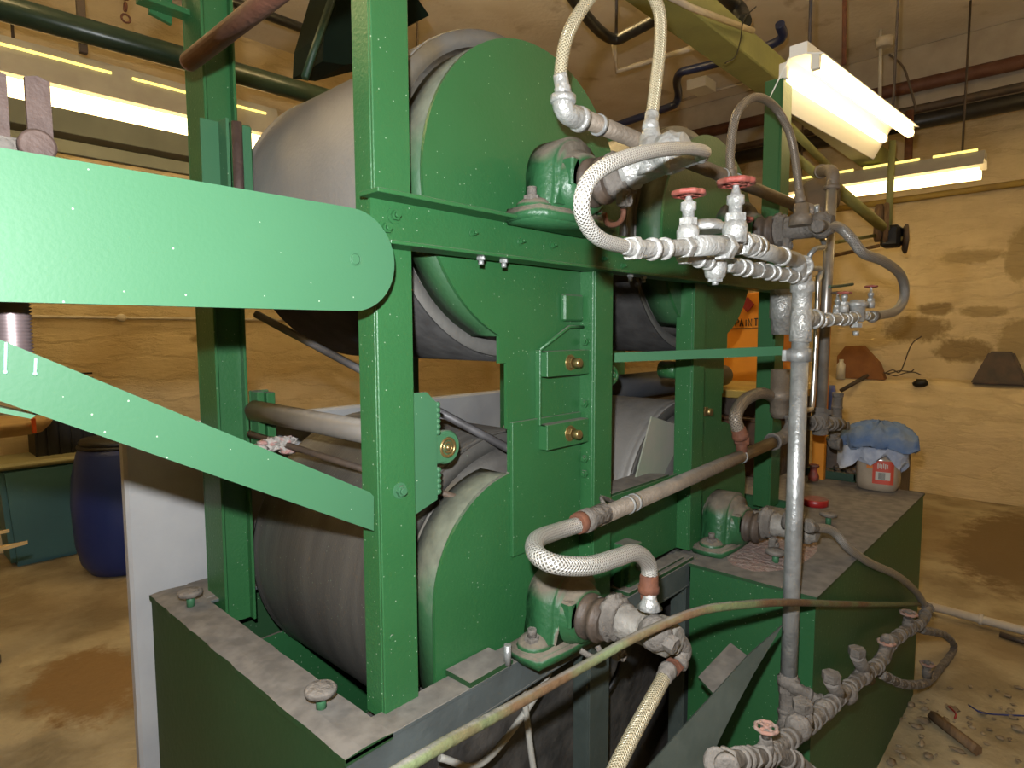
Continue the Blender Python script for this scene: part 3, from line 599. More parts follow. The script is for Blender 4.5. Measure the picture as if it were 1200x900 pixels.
one('scraper_bar', lambda bm: tube(bm, [at(300, 368, 'y', 1.48), at(604, 530, 'y', .90)], .0095, 6, smoothpath=False), mat('scraper_bar_steel', (.22, .215, .22), .5, .5, col2=(.08, .075, .075), nscale=10), 'grey flat bar slanting down from the far side to the near shield', 'bar')
# round nut seen through the gap beside each column
for px, py in ((721, 440), (796, 434)):
    p = at(px, py, 'y', .90)
    one('bearing_cap', lambda bm: (lathe(bm, p+V((0, .06, 0)), (0, -1, 0), [(0, .026), (.05, .026), (.056, .021)], 24), torus(bm, p+V((0, .004, 0)), (0, 1, 0), .014, .003), sphere(bm, p+V((0, .006, 0)), .008)), GREEN, 'green round bearing cap peeping from behind the %s column' % ('left' if px < 750 else 'right'), 'bearing')
# far rollers behind right part
one('rear_roller', C((1.75, 1.30, 1.29), (2.9, 1.30, 1.29), .05, 24), mat('dark_roller', (.03, .035, .045), .5, col2=(.05, .05, .05), nscale=6), 'dark blue-black roller behind the right columns', 'roller')
one('rear_roller', C((1.75, 1.36, 1.17), (2.9, 1.36, 1.17), .045, 24), DARKOBJ, 'grimy dark roller below the blue-black one', 'roller')
# ---------------------------------------------------------------- rotary joints, pipes, hoses, valves
def joint(cx, cz, m, lab, y_end=.52, tilt=0):
    j = thing('steam_rotary_joint', (cx, .62, cz-.05), lab, 'steam joint', 'rotary steam joints')
    d = V((0, -1, tilt))
    obj('flange', lambda bm: lathe(bm, (cx, .685, cz), d, [(0, .03), (0.002, .045), (.016, .048), (.018, .040), (.03, .042), (.034, .036)], 28, mod=lambda i, k: 1+.04*math.sin(i*2.2)), DUSTY, j)
    obj('lug', lambda bm: (box(bm, cx-.045, cx-.02, .63, .65, cz-.062, cz-.03, .004), torus(bm, (cx-.032, .628, cz-.052), (0, 1, 0), .008, .003)), DUSTY, j)
    def body(bm): lathe(bm, (cx, .66, cz-.0+tilt*.02), d, [(0, .033), (.02, .035), (.024, .031), (.085, .031), (.088, .036), (.112, .036), (.115, .030), (.13, .024)], 28)
    obj('body', body, m, j)
    return j
J1 = joint(1.02, 1.79, ALU, 'silver steam joint on the upper left shaft inside the hose loop', tilt=.22)
J2 = joint(1.85, 1.79, DUSTY, 'brown steam joint on the upper right shaft, right of the red handwheels')
J3 = joint(1.02, .93, DUSTYL, 'dust-caked steam joint on the lower left shaft with copper-brown unions')
J4 = joint(1.82, .94, DUSTYL, 'dusty steam joint over the right box, behind the silver pipe')
obj('outlet', lambda bm: lathe(bm, at(780, 190, 'y', .56), at(824, 183, 'y', .50)-at(780, 190, 'y', .56), [(0, .022), (.01, .022), (.012, .016), (.03, .013), (.036, .015), (.05, .012), (.062, .012)], 18), ALU, J1)
obj('inlet', lambda bm: lathe(bm, at(762, 206, 'y', .60), (0, 0, 1), [(0, .024), (.032, .024), (.034, .028), (.048, .028), (.052, .022), (.07, .02), (.075, .016), (.095, .013)], 20), ALU, J1)
obj('chain_hook', lambda bm: tube(bm, [at(727, 238, 'y', .66), at(731, 250, 'y', .66), at(724, 262, 'y', .66), at(712, 262, 'y', .66), at(708, 250, 'y', .66)], .005, 8), RUST, J1)
def hose(pts, r, m, lab, ends=None, endm=None):
    h = thing('braided_steam_hose', pts[0], lab, 'hose', 'braided steam hoses')
    obj('hose_body', lambda bm: tube(bm, pts, r, 16, 10), m, h)
    P = spline(pts, 10)
    for a, b in ((P[0], P[2]), (P[-1], P[-3])):
        d = (b-a).normalized(); obj('ferrule', lambda bm: lathe(bm, a-d*.006, d, [(0, r*1.05), (.004, r*1.28), (.014, r*1.28), (.016, r*1.12), (.032, r*1.12), (.036, r*1.03)], 16), endm or ALU, h)
    return h
pt = lambda px, py, y: at(px, py, 'y', y)
hose([pt(660, 108, .70), pt(657, 85, .70), pt(665, 42, .69), pt(688, 2, .68), pt(718, -28, .66), pt(752, -22, .64), pt(771, 8, .62), pt(774, 45, .61), pt(769, 95, .605), pt(762, 150, .60)], .0115, BRAIDY, 'tall yellowish braided hose arching out of the top of the picture')
hose([pt(822, 183, .50), pt(826, 178, .47), pt(805, 174, .45), pt(765, 177, .43), pt(722, 189, .42), pt(694, 207, .42), pt(682, 233, .42), pt(686, 260, .43), pt(705, 281, .44), pt(740, 291, .46)], .0095, BRAID, 'silver braided hose looping round the upper left steam joint')
hose([pt(857, 212, .69), pt(856, 175, .69), pt(864, 132, .68), pt(886, 114, .67), pt(910, 128, .66), pt(928, 165, .64), pt(938, 235, .62)], .011, BRAIDD, 'thin brown braided hose arching beside the tall right post', endm=BRPIPE)
hose([pt(958, 265, .55), pt(982, 266, .53), pt(998, 280, .50), pt(1012, 297, .48), pt(1035, 306, .46), pt(1055, 322, .45), pt(1060, 345, .45), pt(1050, 364, .46), pt(1022, 371, .48)], .014, BRAIDG, 'dull grey braided hose curving out in front of the cream stone wall', endm=DUSTY)
hose([pt(688, 612, .70), pt(655, 622, .70), pt(630, 632, .67), pt(628, 648, .63), pt(650, 661, .59), pt(690, 663, .57), pt(722, 654, .57), pt(745, 648, .575), pt(760, 662, .58), pt(760, 692, .58)], .0155, BRAID, 'shiny braided hose bent in an S above the lower left steam joint', endm=RUST)
hose([pt(783, 785, .555), pt(765, 818, .54), pt(742, 860, .53), pt(715, 915, .52), pt(690, 980, .51)], .0135, BRAIDY, 'woven pale hose dropping to the lower edge between the grey legs', endm=DUSTY)
hose([pt(868, 512, .70), pt(862, 488, .71), pt(874, 468, .73), pt(895, 461, .75), pt(912, 472, .78), pt(918, 486, .80)], .018, BRAIDD, 'short dirty brown hose arched above the lower brown pipe', endm=RUST)
hose([pt(948, 618, .53), pt(975, 622, .50), pt(995, 643, .47), pt(1020, 660, .45), pt(1050, 674, .43), pt(1072, 692, .42), pt(1084, 710, .41)], .0125, BRAIDG, 'dusty hose trailing over the front of the green box', endm=DUSTY)
def elbow(bm, pts, r): 
    tube(bm, pts, r, 18, 8); P = spline(pts, 8)
    for a, b in ((P[0], P[1]), (P[-1], P[-2])): d = (b-a).normalized(); lathe(bm, a, d, [(0, r*1.0), (.001, r*1.22), (.012, r*1.22), (.014, r)], 18)
# upper brown pipe
up = thing('upper_steam_pipe', (1.5, .70, 1.87), 'brown steam pipe running level behind the upper hoses', 'pipe')
U0, U1 = pt(672, 134, .70), pt(938, 243, .70)
obj('pipe_run', C(U0, U1, .0165, 20), BRPIPE, up)
obj('elbow', lambda bm: elbow(bm, [pt(660, 112, .70), pt(660, 124, .70), pt(666, 134, .70), pt(682, 141, .70)], .0185), ALU, up, 'silver elbow')
for px, py in ((700, 146), (846, 206), (862, 212)):
    c = pt(px, py, .70); obj('hose_clamp', lambda bm: lathe(bm, c, U1-U0, [(0, .0195), (.01, .0195)], 20), GALV, up)
obj('tee', lambda bm: (cyl(bm, pt(857, 211, .70), pt(857, 195, .70), .014), cyl(bm, pt(930, 240, .70), pt(958, 250, .62), .02)), BRPIPE, up)
# lower brown pipe
lo = thing('lower_steam_pipe', (1.5, .70, 1.12), 'dusty brown steam pipe rising to the right above the lower bearing', 'pipe')
L0, L1 = pt(700, 607, .70), pt(916, 514, .70)
obj('pipe_run', C(L0, L1, .0175, 20), BRPIPE, lo)
obj('union', lambda bm: lathe(bm, pt(680, 613, .70), L1-L0, [(0, .017), (.01, .023), (.03, .023), (.035, .02), (.08, .021), (.085, .018)], 20), DUSTY, lo)
obj('rust_ring', lambda bm: lathe(bm, pt(676, 614, .70), L1-L0, [(0, .020), (.012, .0215), (.02, .02)], 20), RUST, lo, 'rusty ring')
for px, py in ((735, 592), (742, 589), (868, 535)):
    c = pt(px, py, .70); obj('hose_clamp', lambda bm: lathe(bm, c, L1-L0, [(0, .0195), (.008, .0195)], 20), GALV, lo)
obj('tee', lambda bm: (cyl(bm, pt(869, 535, .70), pt(869, 512, .70), .015), nut(bm, pt(869, 520, .70), (0, 0, 1), .022, .02)), RUST, lo)
obj('elbow', lambda bm: elbow(bm, [pt(905, 518, .70), pt(920, 511, .70), pt(928, 498, .70), pt(928, 485, .70)], .022), DUSTY, lo)
obj('clamp_strip', lambda bm: tube(bm, [pt(712, 598, .72), pt(705, 583, .76), pt(722, 590, .80), pt(738, 592, .72)], .005, 6), DUSTY, lo)
# lower joint fittings
obj('union_nut', lambda bm: (lathe(bm, pt(761, 712, .575), (0, 0, 1), [(0, .024), (.012, .015), (.02, .0125), (.03, .0125)], 18)), ALU, J3)
obj('rust_union', lambda bm: (lathe(bm, pt(760, 704, .58), (0, 0, 1), [(0, .013), (.002, .0155), (.014, .0155), (.016, .012)], 8)), RUST, J3, 'rusty union')
obj('end_plug', lambda bm: (sphere(bm, pt(768, 742, .56), .033, (1, 1, 1)), nut(bm, pt(775, 748, .545), (0, -1, -.2), .016, .03)), DUSTY, J3)
obj('elbow', lambda bm: elbow(bm, [pt(772, 748, .57), pt(792, 750, .555), pt(800, 762, .55), pt(792, 778, .55)], .0175), DUSTY, J3)
obj('rust_union', lambda bm: nut(bm, pt(793, 775, .553), (pt(783, 789, .55)-pt(793, 775, .553)), .019, .02), RUST, J3, 'rusty union')
obj('top_hook', lambda bm: tube(bm, [pt(700, 757, .7), pt(704, 768, .69), pt(694, 770, .70), pt(680, 762, .72)], .006, 8), DUSTY, J3)
obj('tee_top', lambda bm: (lathe(bm, pt(938, 265, .60), (0, 0, 1), [(0, .03), (.03, .028), (.034, .02), (.06, .018)], 18), lathe(bm, pt(945, 266, .60), pt(965, 264, .545)-pt(945, 266, .60), [(0, .025), (.04, .018), (.06, .017)], 18)), BRPIPE, J2)
obj('outlet', lambda bm: lathe(bm, pt(920, 609, .60), pt(950, 618, .53)-pt(920, 609, .60), [(0, .026), (.03, .024), (.034, .017), (.08, .016)], 18), DUSTY, J4)
# silver riser
rs = thing('silver_riser_pipe', (1.53, .50, .45), 'tall bright silver standpipe in front of the green box', 'pipe')
obj('pipe_run', C((1.53, .50, .50), (1.53, .50, 1.56), .0195, 28), GALV, rs)
obj('coupling', lambda bm: (lathe(bm, (1.53, .50, 1.475), (0, 0, 1), [(0, .0195), (.002, .0245), (.07, .0245), (.073, .022), (.115, .022), (.117, .0265), (.14, .0265), (.142, .022)], 28)), ALU, rs)
obj('elbow', lambda bm: elbow(bm, [V((1.53, .50, 1.60)), V((1.53, .50, 1.625)), V((1.518, .497, 1.643)), V((1.49, .49, 1.648))], .0205), ALU, rs)
obj('collar', lambda bm: lathe(bm, (1.53, .50, .635), (0, 0, 1), [(0, .019), (.002, .026), (.018, .026), (.02, .0205), (.03, .0205)], 24), DUSTY, rs)
# upper valve manifold
def lumpy(bm, pts, r, seg=18, amp=.18, freq=1.1, n=10):
    tube(bm, pts, r, seg, n); P = spline(pts, 12) if len(pts) > 2 else [V(pts[0])+(V(pts[1])-V(pts[0]))*k/12 for k in range(13)]
    acc = 0; nxt = .006; k = 0
    for a, b in zip(P, P[1:]):
        L = (b-a).length
        if acc+L >= nxt and L > 0:
            d = (b-a).normalized(); q = a+d*(nxt-acc); g = 1+amp
            if k % 3 == 0: nut(bm, q-d*.006, d, r*g*1.06, .016)
            else: lathe(bm, q-d*.005, d, [(0, r), (.001, r*g), (.004, r*g*1.03), (.009, r*g), (.010, r)], seg)
            nxt += (.052, .034, .062)[k % 3]; k += 1
        acc += L
mf = thing('valve_manifold', (1.2, .48, 1.6), 'silver pipe manifold with bypass hanging in front of the crossbeam', 'pipework')
obj('front_run', lambda bm: (lumpy(bm, [pt(738, 291, .46), pt(765, 292, .46), pt(800, 290, .46), pt(815, 288, .46)], .0125, amp=.28), tube(bm, [pt(812, 288, .46), pt(860, 287, .46)], .0165, 18, smoothpath=False), nut(bm, pt(846, 289, .46), (1, 0, 0), .023, .02), lumpy(bm, [pt(868, 285, .46), pt(890, 290, .47)], .019, amp=.1), cyl(bm, pt(880, 290, .465), pt(925, 303, .485), .0165), elbow(bm, [pt(915, 300, .48), pt(933, 305, .49), pt(936, 312, .49), pt(937, 324, .50)], .0165)), ALU, mf)
obj('lower_run', lambda bm: (lumpy(bm, [pt(800, 300, .50), pt(825, 306, .50), pt(835, 310, .50)], .011, amp=.25), lumpy(bm, [pt(850, 309, .50), pt(870, 314, .50), pt(890, 317, .50), pt(915, 321, .50), pt(940, 325, .50)], .014, amp=.22, freq=.8)), ALU, mf)
def vlv(pos, m, lab, s=1., grp='red handwheel valves', wm=None, up_=V((0, 0, 1)), stem=.05):
    v = thing('handwheel_valve', pos, lab, 'valve', grp)
    obj('valve_body', lambda bm: (lathe(bm, pos, up_, [(-.012*s, .018*s), (.012*s, .019*s), (.022*s, .015*s)], 18)), m, v)
    obj('bonnet', lambda bm: (nut(bm, V(pos)+up_*.020*s, up_, .0165*s, .013*s), lathe(bm, V(pos)+up_*.033*s, up_, [(0, .010*s), (.012*s, .010*s), (.014*s, .013*s), (.026*s, .013*s), (.028*s, .008*s), (stem*s, .0045*s), ((stem+.012)*s, .0045*s)], 16)), m, v)
    c = V(pos)+up_*(.033+stem+.006)*s
    a, b = frame_of(up_)
    def wheel(bm):
        torus(bm, c, up_, .024*s, .0048*s, 48, 8, .05, 8)
        for k in range(4):
            d = a*math.cos(k*PI/2+.4)+b*math.sin(k*PI/2+.4); cyl(bm, c, c+d*.023*s, .004*s, 8)
        lathe(bm, c-up_*.005*s, up_, [(0, .008*s), (.012*s, .007*s)], 12)
    obj('handwheel', wheel, wm or REDW, v)
    return v
vlv(pt(806, 279, .47), ALU, 'left of the two front valves on the silver manifold, smaller red handwheel', .92, stem=.035)
vlv(pt(861, 276, .455), ALU, 'taller front valve on the silver manifold with dusty red handwheel above it', 1.12, stem=.04)
vlv(pt(868, 283, .60), ALU, 'valve half hidden behind the taller front valve, only its dark red wheel showing', .95, stem=.012)
tr = thing('steam_trap', pt(838, 330, .50), 'silver steam trap bulb with hexagonal plug hanging under the manifold', 'steam trap')
obj('trap_body', lambda bm: lathe(bm, pt(838, 325, .50), (0, 0, 1), [(-.004, .012), (0, .017), (.014, .020), (.026, .020), (.03, .016), (.036, .014)], 20), ALU, tr)
obj('drain_plug', lambda bm: (nut(bm, pt(838, 324, .50), (0, 0, -1), .014, .010), cyl(bm, pt(838, 329, .50), pt(838, 334, .50), .006, 6)), GALV, tr)
obj('trap_cover', lambda bm: (lathe(bm, pt(826, 272, .55), (0, 0, 1), [(0, .04), (.01, .042), (.014, .036), (.02, .03)], 20)), ALU, mf)
one('round_disc', lambda bm: (lathe(bm, at(958, 236, 'x', 3.0), (-1, 0, .15), [(0, .095), (.02, .1), (.022, .093), (.03, .05)], 32)), DARKOBJ, 'dark round cap behind the two upright pipes', 'disc')
# right-hand manifold beyond the riser
m2 = thing('valve_manifold', (1.75, .5, 1.5), 'small silver manifold to the right of the silver standpipe', 'pipework')
obj('run', lambda bm: (lumpy(bm, [pt(948, 374, .50), pt(962, 376, .49), pt(975, 374, .48), pt(992, 374, .48), pt(1005, 370, .48)], .0145, amp=.2), elbow(bm, [pt(940, 372, .50), pt(955, 374, .495)], .02), lumpy(bm, [pt(1005, 369, .48), pt(1024, 371, .48)], .011, amp=.2)), ALU, m2)
obj('strainer_cup', lambda bm: (lathe(bm, pt(1004, 377, .48), (0, 0, 1), [(0, .016), (.005, .02), (.04, .02), (.042, .027), (.052, .027), (.055, .02), (.06, .018)], 20), nut(bm, pt(1003, 378, .48), (0, 0, -1), .016, .014), cyl(bm, pt(1003, 388, .48), pt(1003, 393, .48), .008, 6)), ALU, m2)
vlv(pt(1020, 358, .48), ALU, 'small valve with red wheel nearest the grey curved hose', .62)
vlv(pt(989, 363, .47), ALU, 'small silver valve with tilted red wheel left of the strainer', .62, stem=.03)
vlv(pt(981, 366, .52), ALU, 'small silver valve with dark wheel closest to the upright pipes', .6, wm=DARKOBJ)
one('valve_lever', lambda bm: tube(bm, [pt(972, 336, .5), pt(985, 335, .5), pt(999, 333, .5)], .004, 8), DKGREEN, 'thin dark green lever above the small valves', 'lever')
# upright pipes behind the riser
R2 = thing('upright_pipe', (2.22, .65, 1.15), 'tarnished upright pipe with a domed elbow on top', 'pipe')
obj('pipe_run', C(at(975, 212, 'y', .65), at(962, 485, 'y', .65), .0165, 20), mat('tarnished_pipe', (.38, .36, .33), .35, .7, col2=(.24, .21, .18), nscale=14, dust=.02), R2)
obj('cap_elbow', lambda bm: (elbow(bm, [at(975, 222, 'y', .65), at(976, 206, 'y', .65), at(972, 200, 'y', .67), at(962, 201, 'y', .72)], .020)), BRPIPE, R2)
obj('lower_tee', lambda bm: (lumpy(bm, [at(963, 480, 'y', .65), at(961, 495, 'y', .65), at(961, 508, 'y', .65)], .026, amp=.15), lumpy(bm, [at(948, 496, 'y', .65), at(985, 497, 'y', .65)], .02, amp=.25)), DUSTY, R2)
one('upright_pipe', lambda bm: (tube(bm, [pt(959, 322, .6), pt(956, 400, .6), pt(952, 470, .6), pt(948, 480, .6), pt(940, 480, .6)], .0075, 12)), mat('chrome_pipe', (.55, .52, .47), .3, .8), 'thin chromed pipe standing between the silver standpipe and the tarnished pipe', 'pipe')
one('pigtail_pipe', lambda bm: tube(bm, [pt(957, 240, .6), pt(960, 270, .6), pt(966, 288, .6), pt(955, 292, .59), pt(948, 302, .6), pt(950, 314, .6), pt(962, 316, .61), pt(959, 330, .6)], .0075, 12), GALV, 'coiled pigtail pipe above the thin chromed pipe', 'pipe')
one('upright_pipe', C(at(982, 462, 'x', 2.75), at(978, 505, 'x', 2.75), .02, 18), BRPIPE, 'short brown upright stub behind the lower pipe tee', 'pipe')
fit = thing('small_pipe_fitting', at(980, 520, 'x', 2.6), 'cluster of dusty elbows and a small tap behind the rag-covered jar', 'pipework')
obj('cross', lambda bm: (lumpy(bm, [at(966, 497, 'x', 2.6), at(982, 499, 'x', 2.6), at(995, 499, 'x', 2.6)], .015, amp=.3), lumpy(bm, [at(982, 460, 'x', 2.6), at(979, 500, 'x', 2.6), at(976, 518, 'x', 2.6), at(982, 521, 'x', 2.6)], .016, amp=.25)), DUSTY, fit)
obj('nozzle', lambda bm: elbow(bm, [at(976, 512, 'x', 2.6), at(977, 520, 'x', 2.6), at(986, 521, 'x', 2.6)], .02), DUSTY, fit)
# second riser near p4
r4 = thing('valve_column', (2.15, .7, 1.1), 'stout silver and brown valve column behind the silver standpipe', 'pipe')
obj('upper_body', lambda bm: lathe(bm, pt(916, 392, .72), (0, 0, 1), [(0, .03), (.05, .034), (.052, .038), (.14, .038)], 20), ALU, r4)
obj('lower_body', lambda bm: (lathe(bm, pt(913, 490, .74), (0, 0, 1), [(0, .02), (.02, .03), (.06, .03), (.062, .038), (.09, .038), (.092, .03), (.16, .03)], 20)), BRPIPE, r4)
# long green / rusty rod
cp = [pt(440, 920, .55), pt(520, 872, .56), pt(600, 828, .58), pt(680, 783, .58), pt(750, 744, .54), pt(820, 716, .49), pt(880, 708, .455), pt(930, 706, .44), pt(1000, 708, .43), pt(1082, 708, .42)]
one('bent_conduit', lambda bm: tube(bm, cp, .0085, 12, 10, rmod=lambda i, N: 1-.1*i/N), CONDUIT, 'long bent thin pipe, green and rusty, crossing in front of the standpipe', 'pipe')
# low dusty manifold
lm = thing('valve_manifold', at(1000, 800, 'y', .42), 'dust-caked pipe manifold low in front of the green box', 'pipework')
pm = lambda px, py: at(px, py, 'y', .40+(px-900)*.0000)
obj('main_run', lambda bm: lumpy(bm, [pm(1088, 712), pm(1078, 730), pm(1058, 742), pm(1040, 758), pm(1030, 778), pm(1008, 795), pm(985, 815), pm(960, 838), pm(935, 858), pm(905, 880), pm(885, 900)], .0165, amp=.22, freq=.75), DUSTY, lm)
for k, q in enumerate(((1010, 793), (992, 812), (1040, 752), (935, 852), (965, 832))): obj('pipe_cross', lambda bm: sphere(bm, pm(*q), .023+.004*(k % 2), (1, 1, 1), 14, .06), DUSTY, lm)
obj('bypass', lambda bm: lumpy(bm, [pm(1080, 738), pm(1108, 745), pm(1118, 760), pm(1100, 785), pm(1085, 800), pm(1060, 802), pm(1032, 790)], .0135, amp=.12, freq=.9), DUSTY, lm)
obj('riser_branch', lambda bm: (lumpy(bm, [V((1.53, .50, .63)), pt(932, 806, .48), pt(950, 818, .45), pt(968, 826, .42)], .016, amp=.25), lumpy(bm, [V((1.53, .50, .63)), pt(922, 850, .49), pt(920, 875, .46)], .02, amp=.15)), DUSTY, lm)
for a_, b_ in (((985, 818), (974, 798)), ((1018, 796), (1004, 768)), ((945, 850), (940, 832))): obj('stub', lambda bm: (cyl(bm, pm(*a_), pm(*b_), .017), nut(bm, pm(*b_), (0, 0, 1), .021, .02)), DUSTY, lm)
obj('lower_run', lambda bm: (lumpy(bm, [pt(905, 880, .40), pt(935, 895, .38), pt(955, 915, .36)], .017, amp=.2), lumpy(bm, [pt(905, 885, .40), pt(870, 890, .38), pt(838, 893, .37)], .015, amp=.3)), DUSTY, lm)
obj('round_cap', lambda bm: lathe(bm, pt(850, 894, .36), (-.7, -.5, .1), [(0, .017), (.012, .018), (.014, .012)], 16), DUSTY, lm)
DW = mat('dusty_pinkish_wheel', (.30, .15, .11), .9, col2=(.26, .2, .17), nscale=40, bump=.7, bscale=60)
vlv(pt(897, 880, .39), DUSTY, 'dusty valve with pitted pink wheel at the lower edge left of the manifold', .75, 'dust-caked valves', DW, stem=.02)
vlv(pm(1038, 768), DUSTY, 'dusty valve with flat wheel standing at the middle bend of the low manifold', .88, 'dust-caked valves', DW, stem=.008)
vlv(pm(1064, 735), DUSTY, 'topmost dusty valve beside the end of the green rusty rod', .95, 'dust-caked valves', DW, stem=.012)
vlv(pm(1086, 790), DUSTY, 'dusty valve inside the bypass loop lowest on the right', .9, 'dust-caked valves', DW, stem=.008)
# ---------------------------------------------------------------- things on the box
jc = at(1041, 577, 'z', .85)+V((.05, .05, 0)); jc.z = .85
jar = thing('plastic_jar', jc, 'clouded square-shouldered jar with red label, rags stuffed over its mouth', 'jar')
def jarf(bm):
    def sq(i, k): a = 2*PI*(i+.5)/32; return 1/max(abs(math.cos(a)), abs(math.sin(a)))**.45
    lathe(bm, jc, (0, 0, 1), [(0, .06), (.006, .075), (.03, .08), (.13, .08), (.155, .072), (.165, .058), (.185, .056)], 32, mod=sq)
obj('jar_body', jarf, GLASS, jar)
dj = (V((0, 0, 0))-V((jc.x, jc.y, 0))).normalized(); sj = V((-dj.y, dj.x, 0))
def lab(bm, a0, a1, z0, z1, off=.0):
    n = 8; rows = []
    for i in range(n+1):
        a = a0+(a1-a0)*i/n; d = dj*math.cos(a)+sj*math.sin(a); s, t = frame_of(V((0, 0, 1)))
        an = math.atan2(d.dot(t), d.dot(s)); k = 1/max(abs(math.cos(an)), abs(math.sin(an)))**.45
        c = jc+d*(.0812*k+off); rows.append((bm.verts.new(c+V((0, 0, z0))), bm.verts.new(c+V((0, 0, z1)))))
    for A, Bq in zip(rows, rows[1:]): bm.faces.new((A[0], Bq[0], Bq[1], A[1])).smooth = True
lb = obj('label', lambda bm: lab(bm, .62, -.25, .035, .13), LABR, jar, 'red label')
obj('label_panel', lambda bm: lab(bm, .48, -.12, .052, .085, .001), LABW, lb, 'pale panel on the label')
obj('barcode', lambda bm: [lab(bm, .28-i*.035, .28-i*.035-.018, .055, .082, .0018) for i in range(8)], INK, lb)
obj('label_lettering', lambda bm: [lab(bm, .38-i*.075, .38-i*.075-.045, .10-.003*(i % 2), .116+.002*(i % 3), .0012) for i in range(6)], LABW, lb, 'worn white lettering')
obj('label', lambda bm: lab(bm, -.25, -.6, .095, .13), LABO, jar, 'orange label patch')
def cloth(bm, c, rx, ry, h, drop, seedv, nu=48, nv=18):
    rnd = random.Random(seedv); ph = [rnd.uniform(0, 6.28) for _ in range(6)]; g = []
    for j in range(nv+1):
        row = []; t = j/nv
        for i in range(nu):
            a = 2*PI*i/nu
            w = 1+.10*math.sin(3*a+ph[0])*t+.09*math.sin(5*a+ph[1])*t+.05*math.sin(11*a+ph[2]+t*4)*t
            rr = math.sin(min(1, t*1.25)*PI/2)*w
            z = h*math.cos(min(1, t*1.15)*PI/2)-drop*max(0, t-.7)/.3*(1+.45*math.sin(2*a+ph[3])+.3*math.sin(7*a+ph[4]))+.008*math.sin(9*a+ph[5]+5*t)+.006*rnd.uniform(-1, 1)
            row.append(bm.verts.new((c[0]+rx*rr*math.cos(a), c[1]+ry*rr*math.sin(a), c[2]+z)))
        g.append(row)
    for j in range(nv):
        for i in range(nu): bm.faces.new((g[j][i], g[j][(i+1) % nu], g[j+1][(i+1) % nu], g[j+1][i])).smooth = True
    bm.faces.new(g[nv][::-1])
one('pale_rag', lambda bm: cloth(bm, (jc.x-.01, jc.y+.02, jc.z+.175), .105, .115, .02, .06, 3), RAGW, 'pale bluish rag draped over the shoulder of the jar', 'rag')
one('blue_rag', lambda bm: cloth(bm, (jc.x, jc.y+.0, jc.z+.20), .135, .14, .075, .02, 8), RAGB, 'crumpled blue rag piled on top of the jar', 'rag')
p = at(955, 592, 'z', .85)
one('plastic_disc', lambda bm: lathe(bm, p, (0, 0, 1), [(0, .042), (.002, .045), (.024, .045), (.026, .042)], 32), REDLID, 'red plastic lid lying on the box behind the silver pipe', 'lid')
p = at(982, 556, 'z', .85)
tr2 = thing('parts_tray', (p.x, p.y, .85), 'shallow green tray of odd parts behind the jar', 'tray')
def trayf(bm):
    x, y = p.x, p.y
    box(bm, x-.12, x+.12, y-.10, y+.10, .85, .856, .001)
    for q in ((x-.12, x-.114, y-.1, y+.1), (x+.114, x+.12, y-.1, y+.1), (x-.12, x+.12, y-.1, y-.094), (x-.12, x+.12, y+.094, y+.1)): box(bm, *q, .856, .885, .001)
obj('tray', trayf, DKGREEN, tr2)
one('scrap_parts', lambda bm: [sphere(bm, (p.x+random.uniform(-.09, .09), p.y+random.uniform(-.07, .07), .867), .014, (1, 1.2, .7), 8, .3) for _ in range(18)], DARKOBJ, 'loose grimy bits lying in the green tray', 'scrap', kind='stuff')
p2 = at(998, 540, 'z', .87)
def tinf(bm):
    c = V((2.83, 1.12, .85)); box(bm, c.x-.09, c.x+.09, c.y-.10, c.y+.14, .85, 1.10, .006); box(bm, c.x-.095, c.x+.095, c.y-.105, c.y+.145, 1.10, 1.115, .003)
one('brown_tin', tinf, mat('brown_tin_paint', (.10, .045, .02), .6, col2=(.05, .03, .02), nscale=10), 'dark brown rusty tin box standing behind the jar', 'box')
p = at(975, 535, 'z', .85)
one('small_gate_valve', lambda bm: (lathe(bm, at(953, 563, 'z', .86), (0, 0, 1), [(0, .02), (.02, .022), (.04, .014), (.06, .014), (.062, .022), (.07, .02)], 16)), mat('dull_red_cap', (.28, .05, .035), .6, col2=(.08, .05, .04), nscale=30), 'small dull red tap lying on the box beside the rear post', 'tap')
# ---------------------------------------------------------------- yellow paint cabinet
cbA, cbB = 1.60, 1.03
cb = thing('paint_cabinet', (3.75, 1.3, 0), 'orange-yellow metal cabinet marked PAINT with red diamond, behind the machine', 'cabinet')
cbB = 1.27
obj('cabinet_body', B(3.6, 3.95, cbB, cbA+.1, .0, 1.725, bev=.004), ORANGE, cb)
obj('door_edge', B(3.594, 3.6, cbB+.01, cbA+.09, .1, 1.57, bev=.001), ORANGE, cb)
dc = at(876, 357, 'x', 3.592)
obj('hazard_diamond', lambda bm: prism(bm, [(dc.y-.04, dc.z), (dc.y, dc.z-.045), (dc.y+.04, dc.z), (dc.y, dc.z+.045)], 3.588, 3.594, 'x'), DKRED, cb, 'dark red hazard diamond')
def letters(bm):
    S_ = {'P': [[(0, 0), (0, 1)], [(0, 1), (.5, .95), (.6, .75), (.45, .52), (0, .48)]], 'A': [[(0, 0), (.32, 1), (.62, 0)], [(.12, .38), (.52, .38)]], 'I': [[(.1, 0), (.1, .9)]], 'N': [[(0, 0), (.05, 1), (.55, 0), (.6, 1)]], 'T': [[(.3, 0), (.3, .95)], [(0, 1), (.65, 1)]]}
    px0 = {'P': 862, 'A': 867, 'I': 873.5, 'N': 877, 'T': 884}
    for ch, strokes in S_.items():
        w = 6.2; h = 8.5
        for s in strokes: tube(bm, [at(px0[ch]+a*w, 382.5-(px0[ch]-862)*.03-b*h, 'x', 3.590) for a, b in s], .0034, 6, smoothpath=False)
    tube(bm, [at(856, 385, 'x', 3.590), at(892, 384, 'x', 3.590)], .002, 6, smoothpath=False)
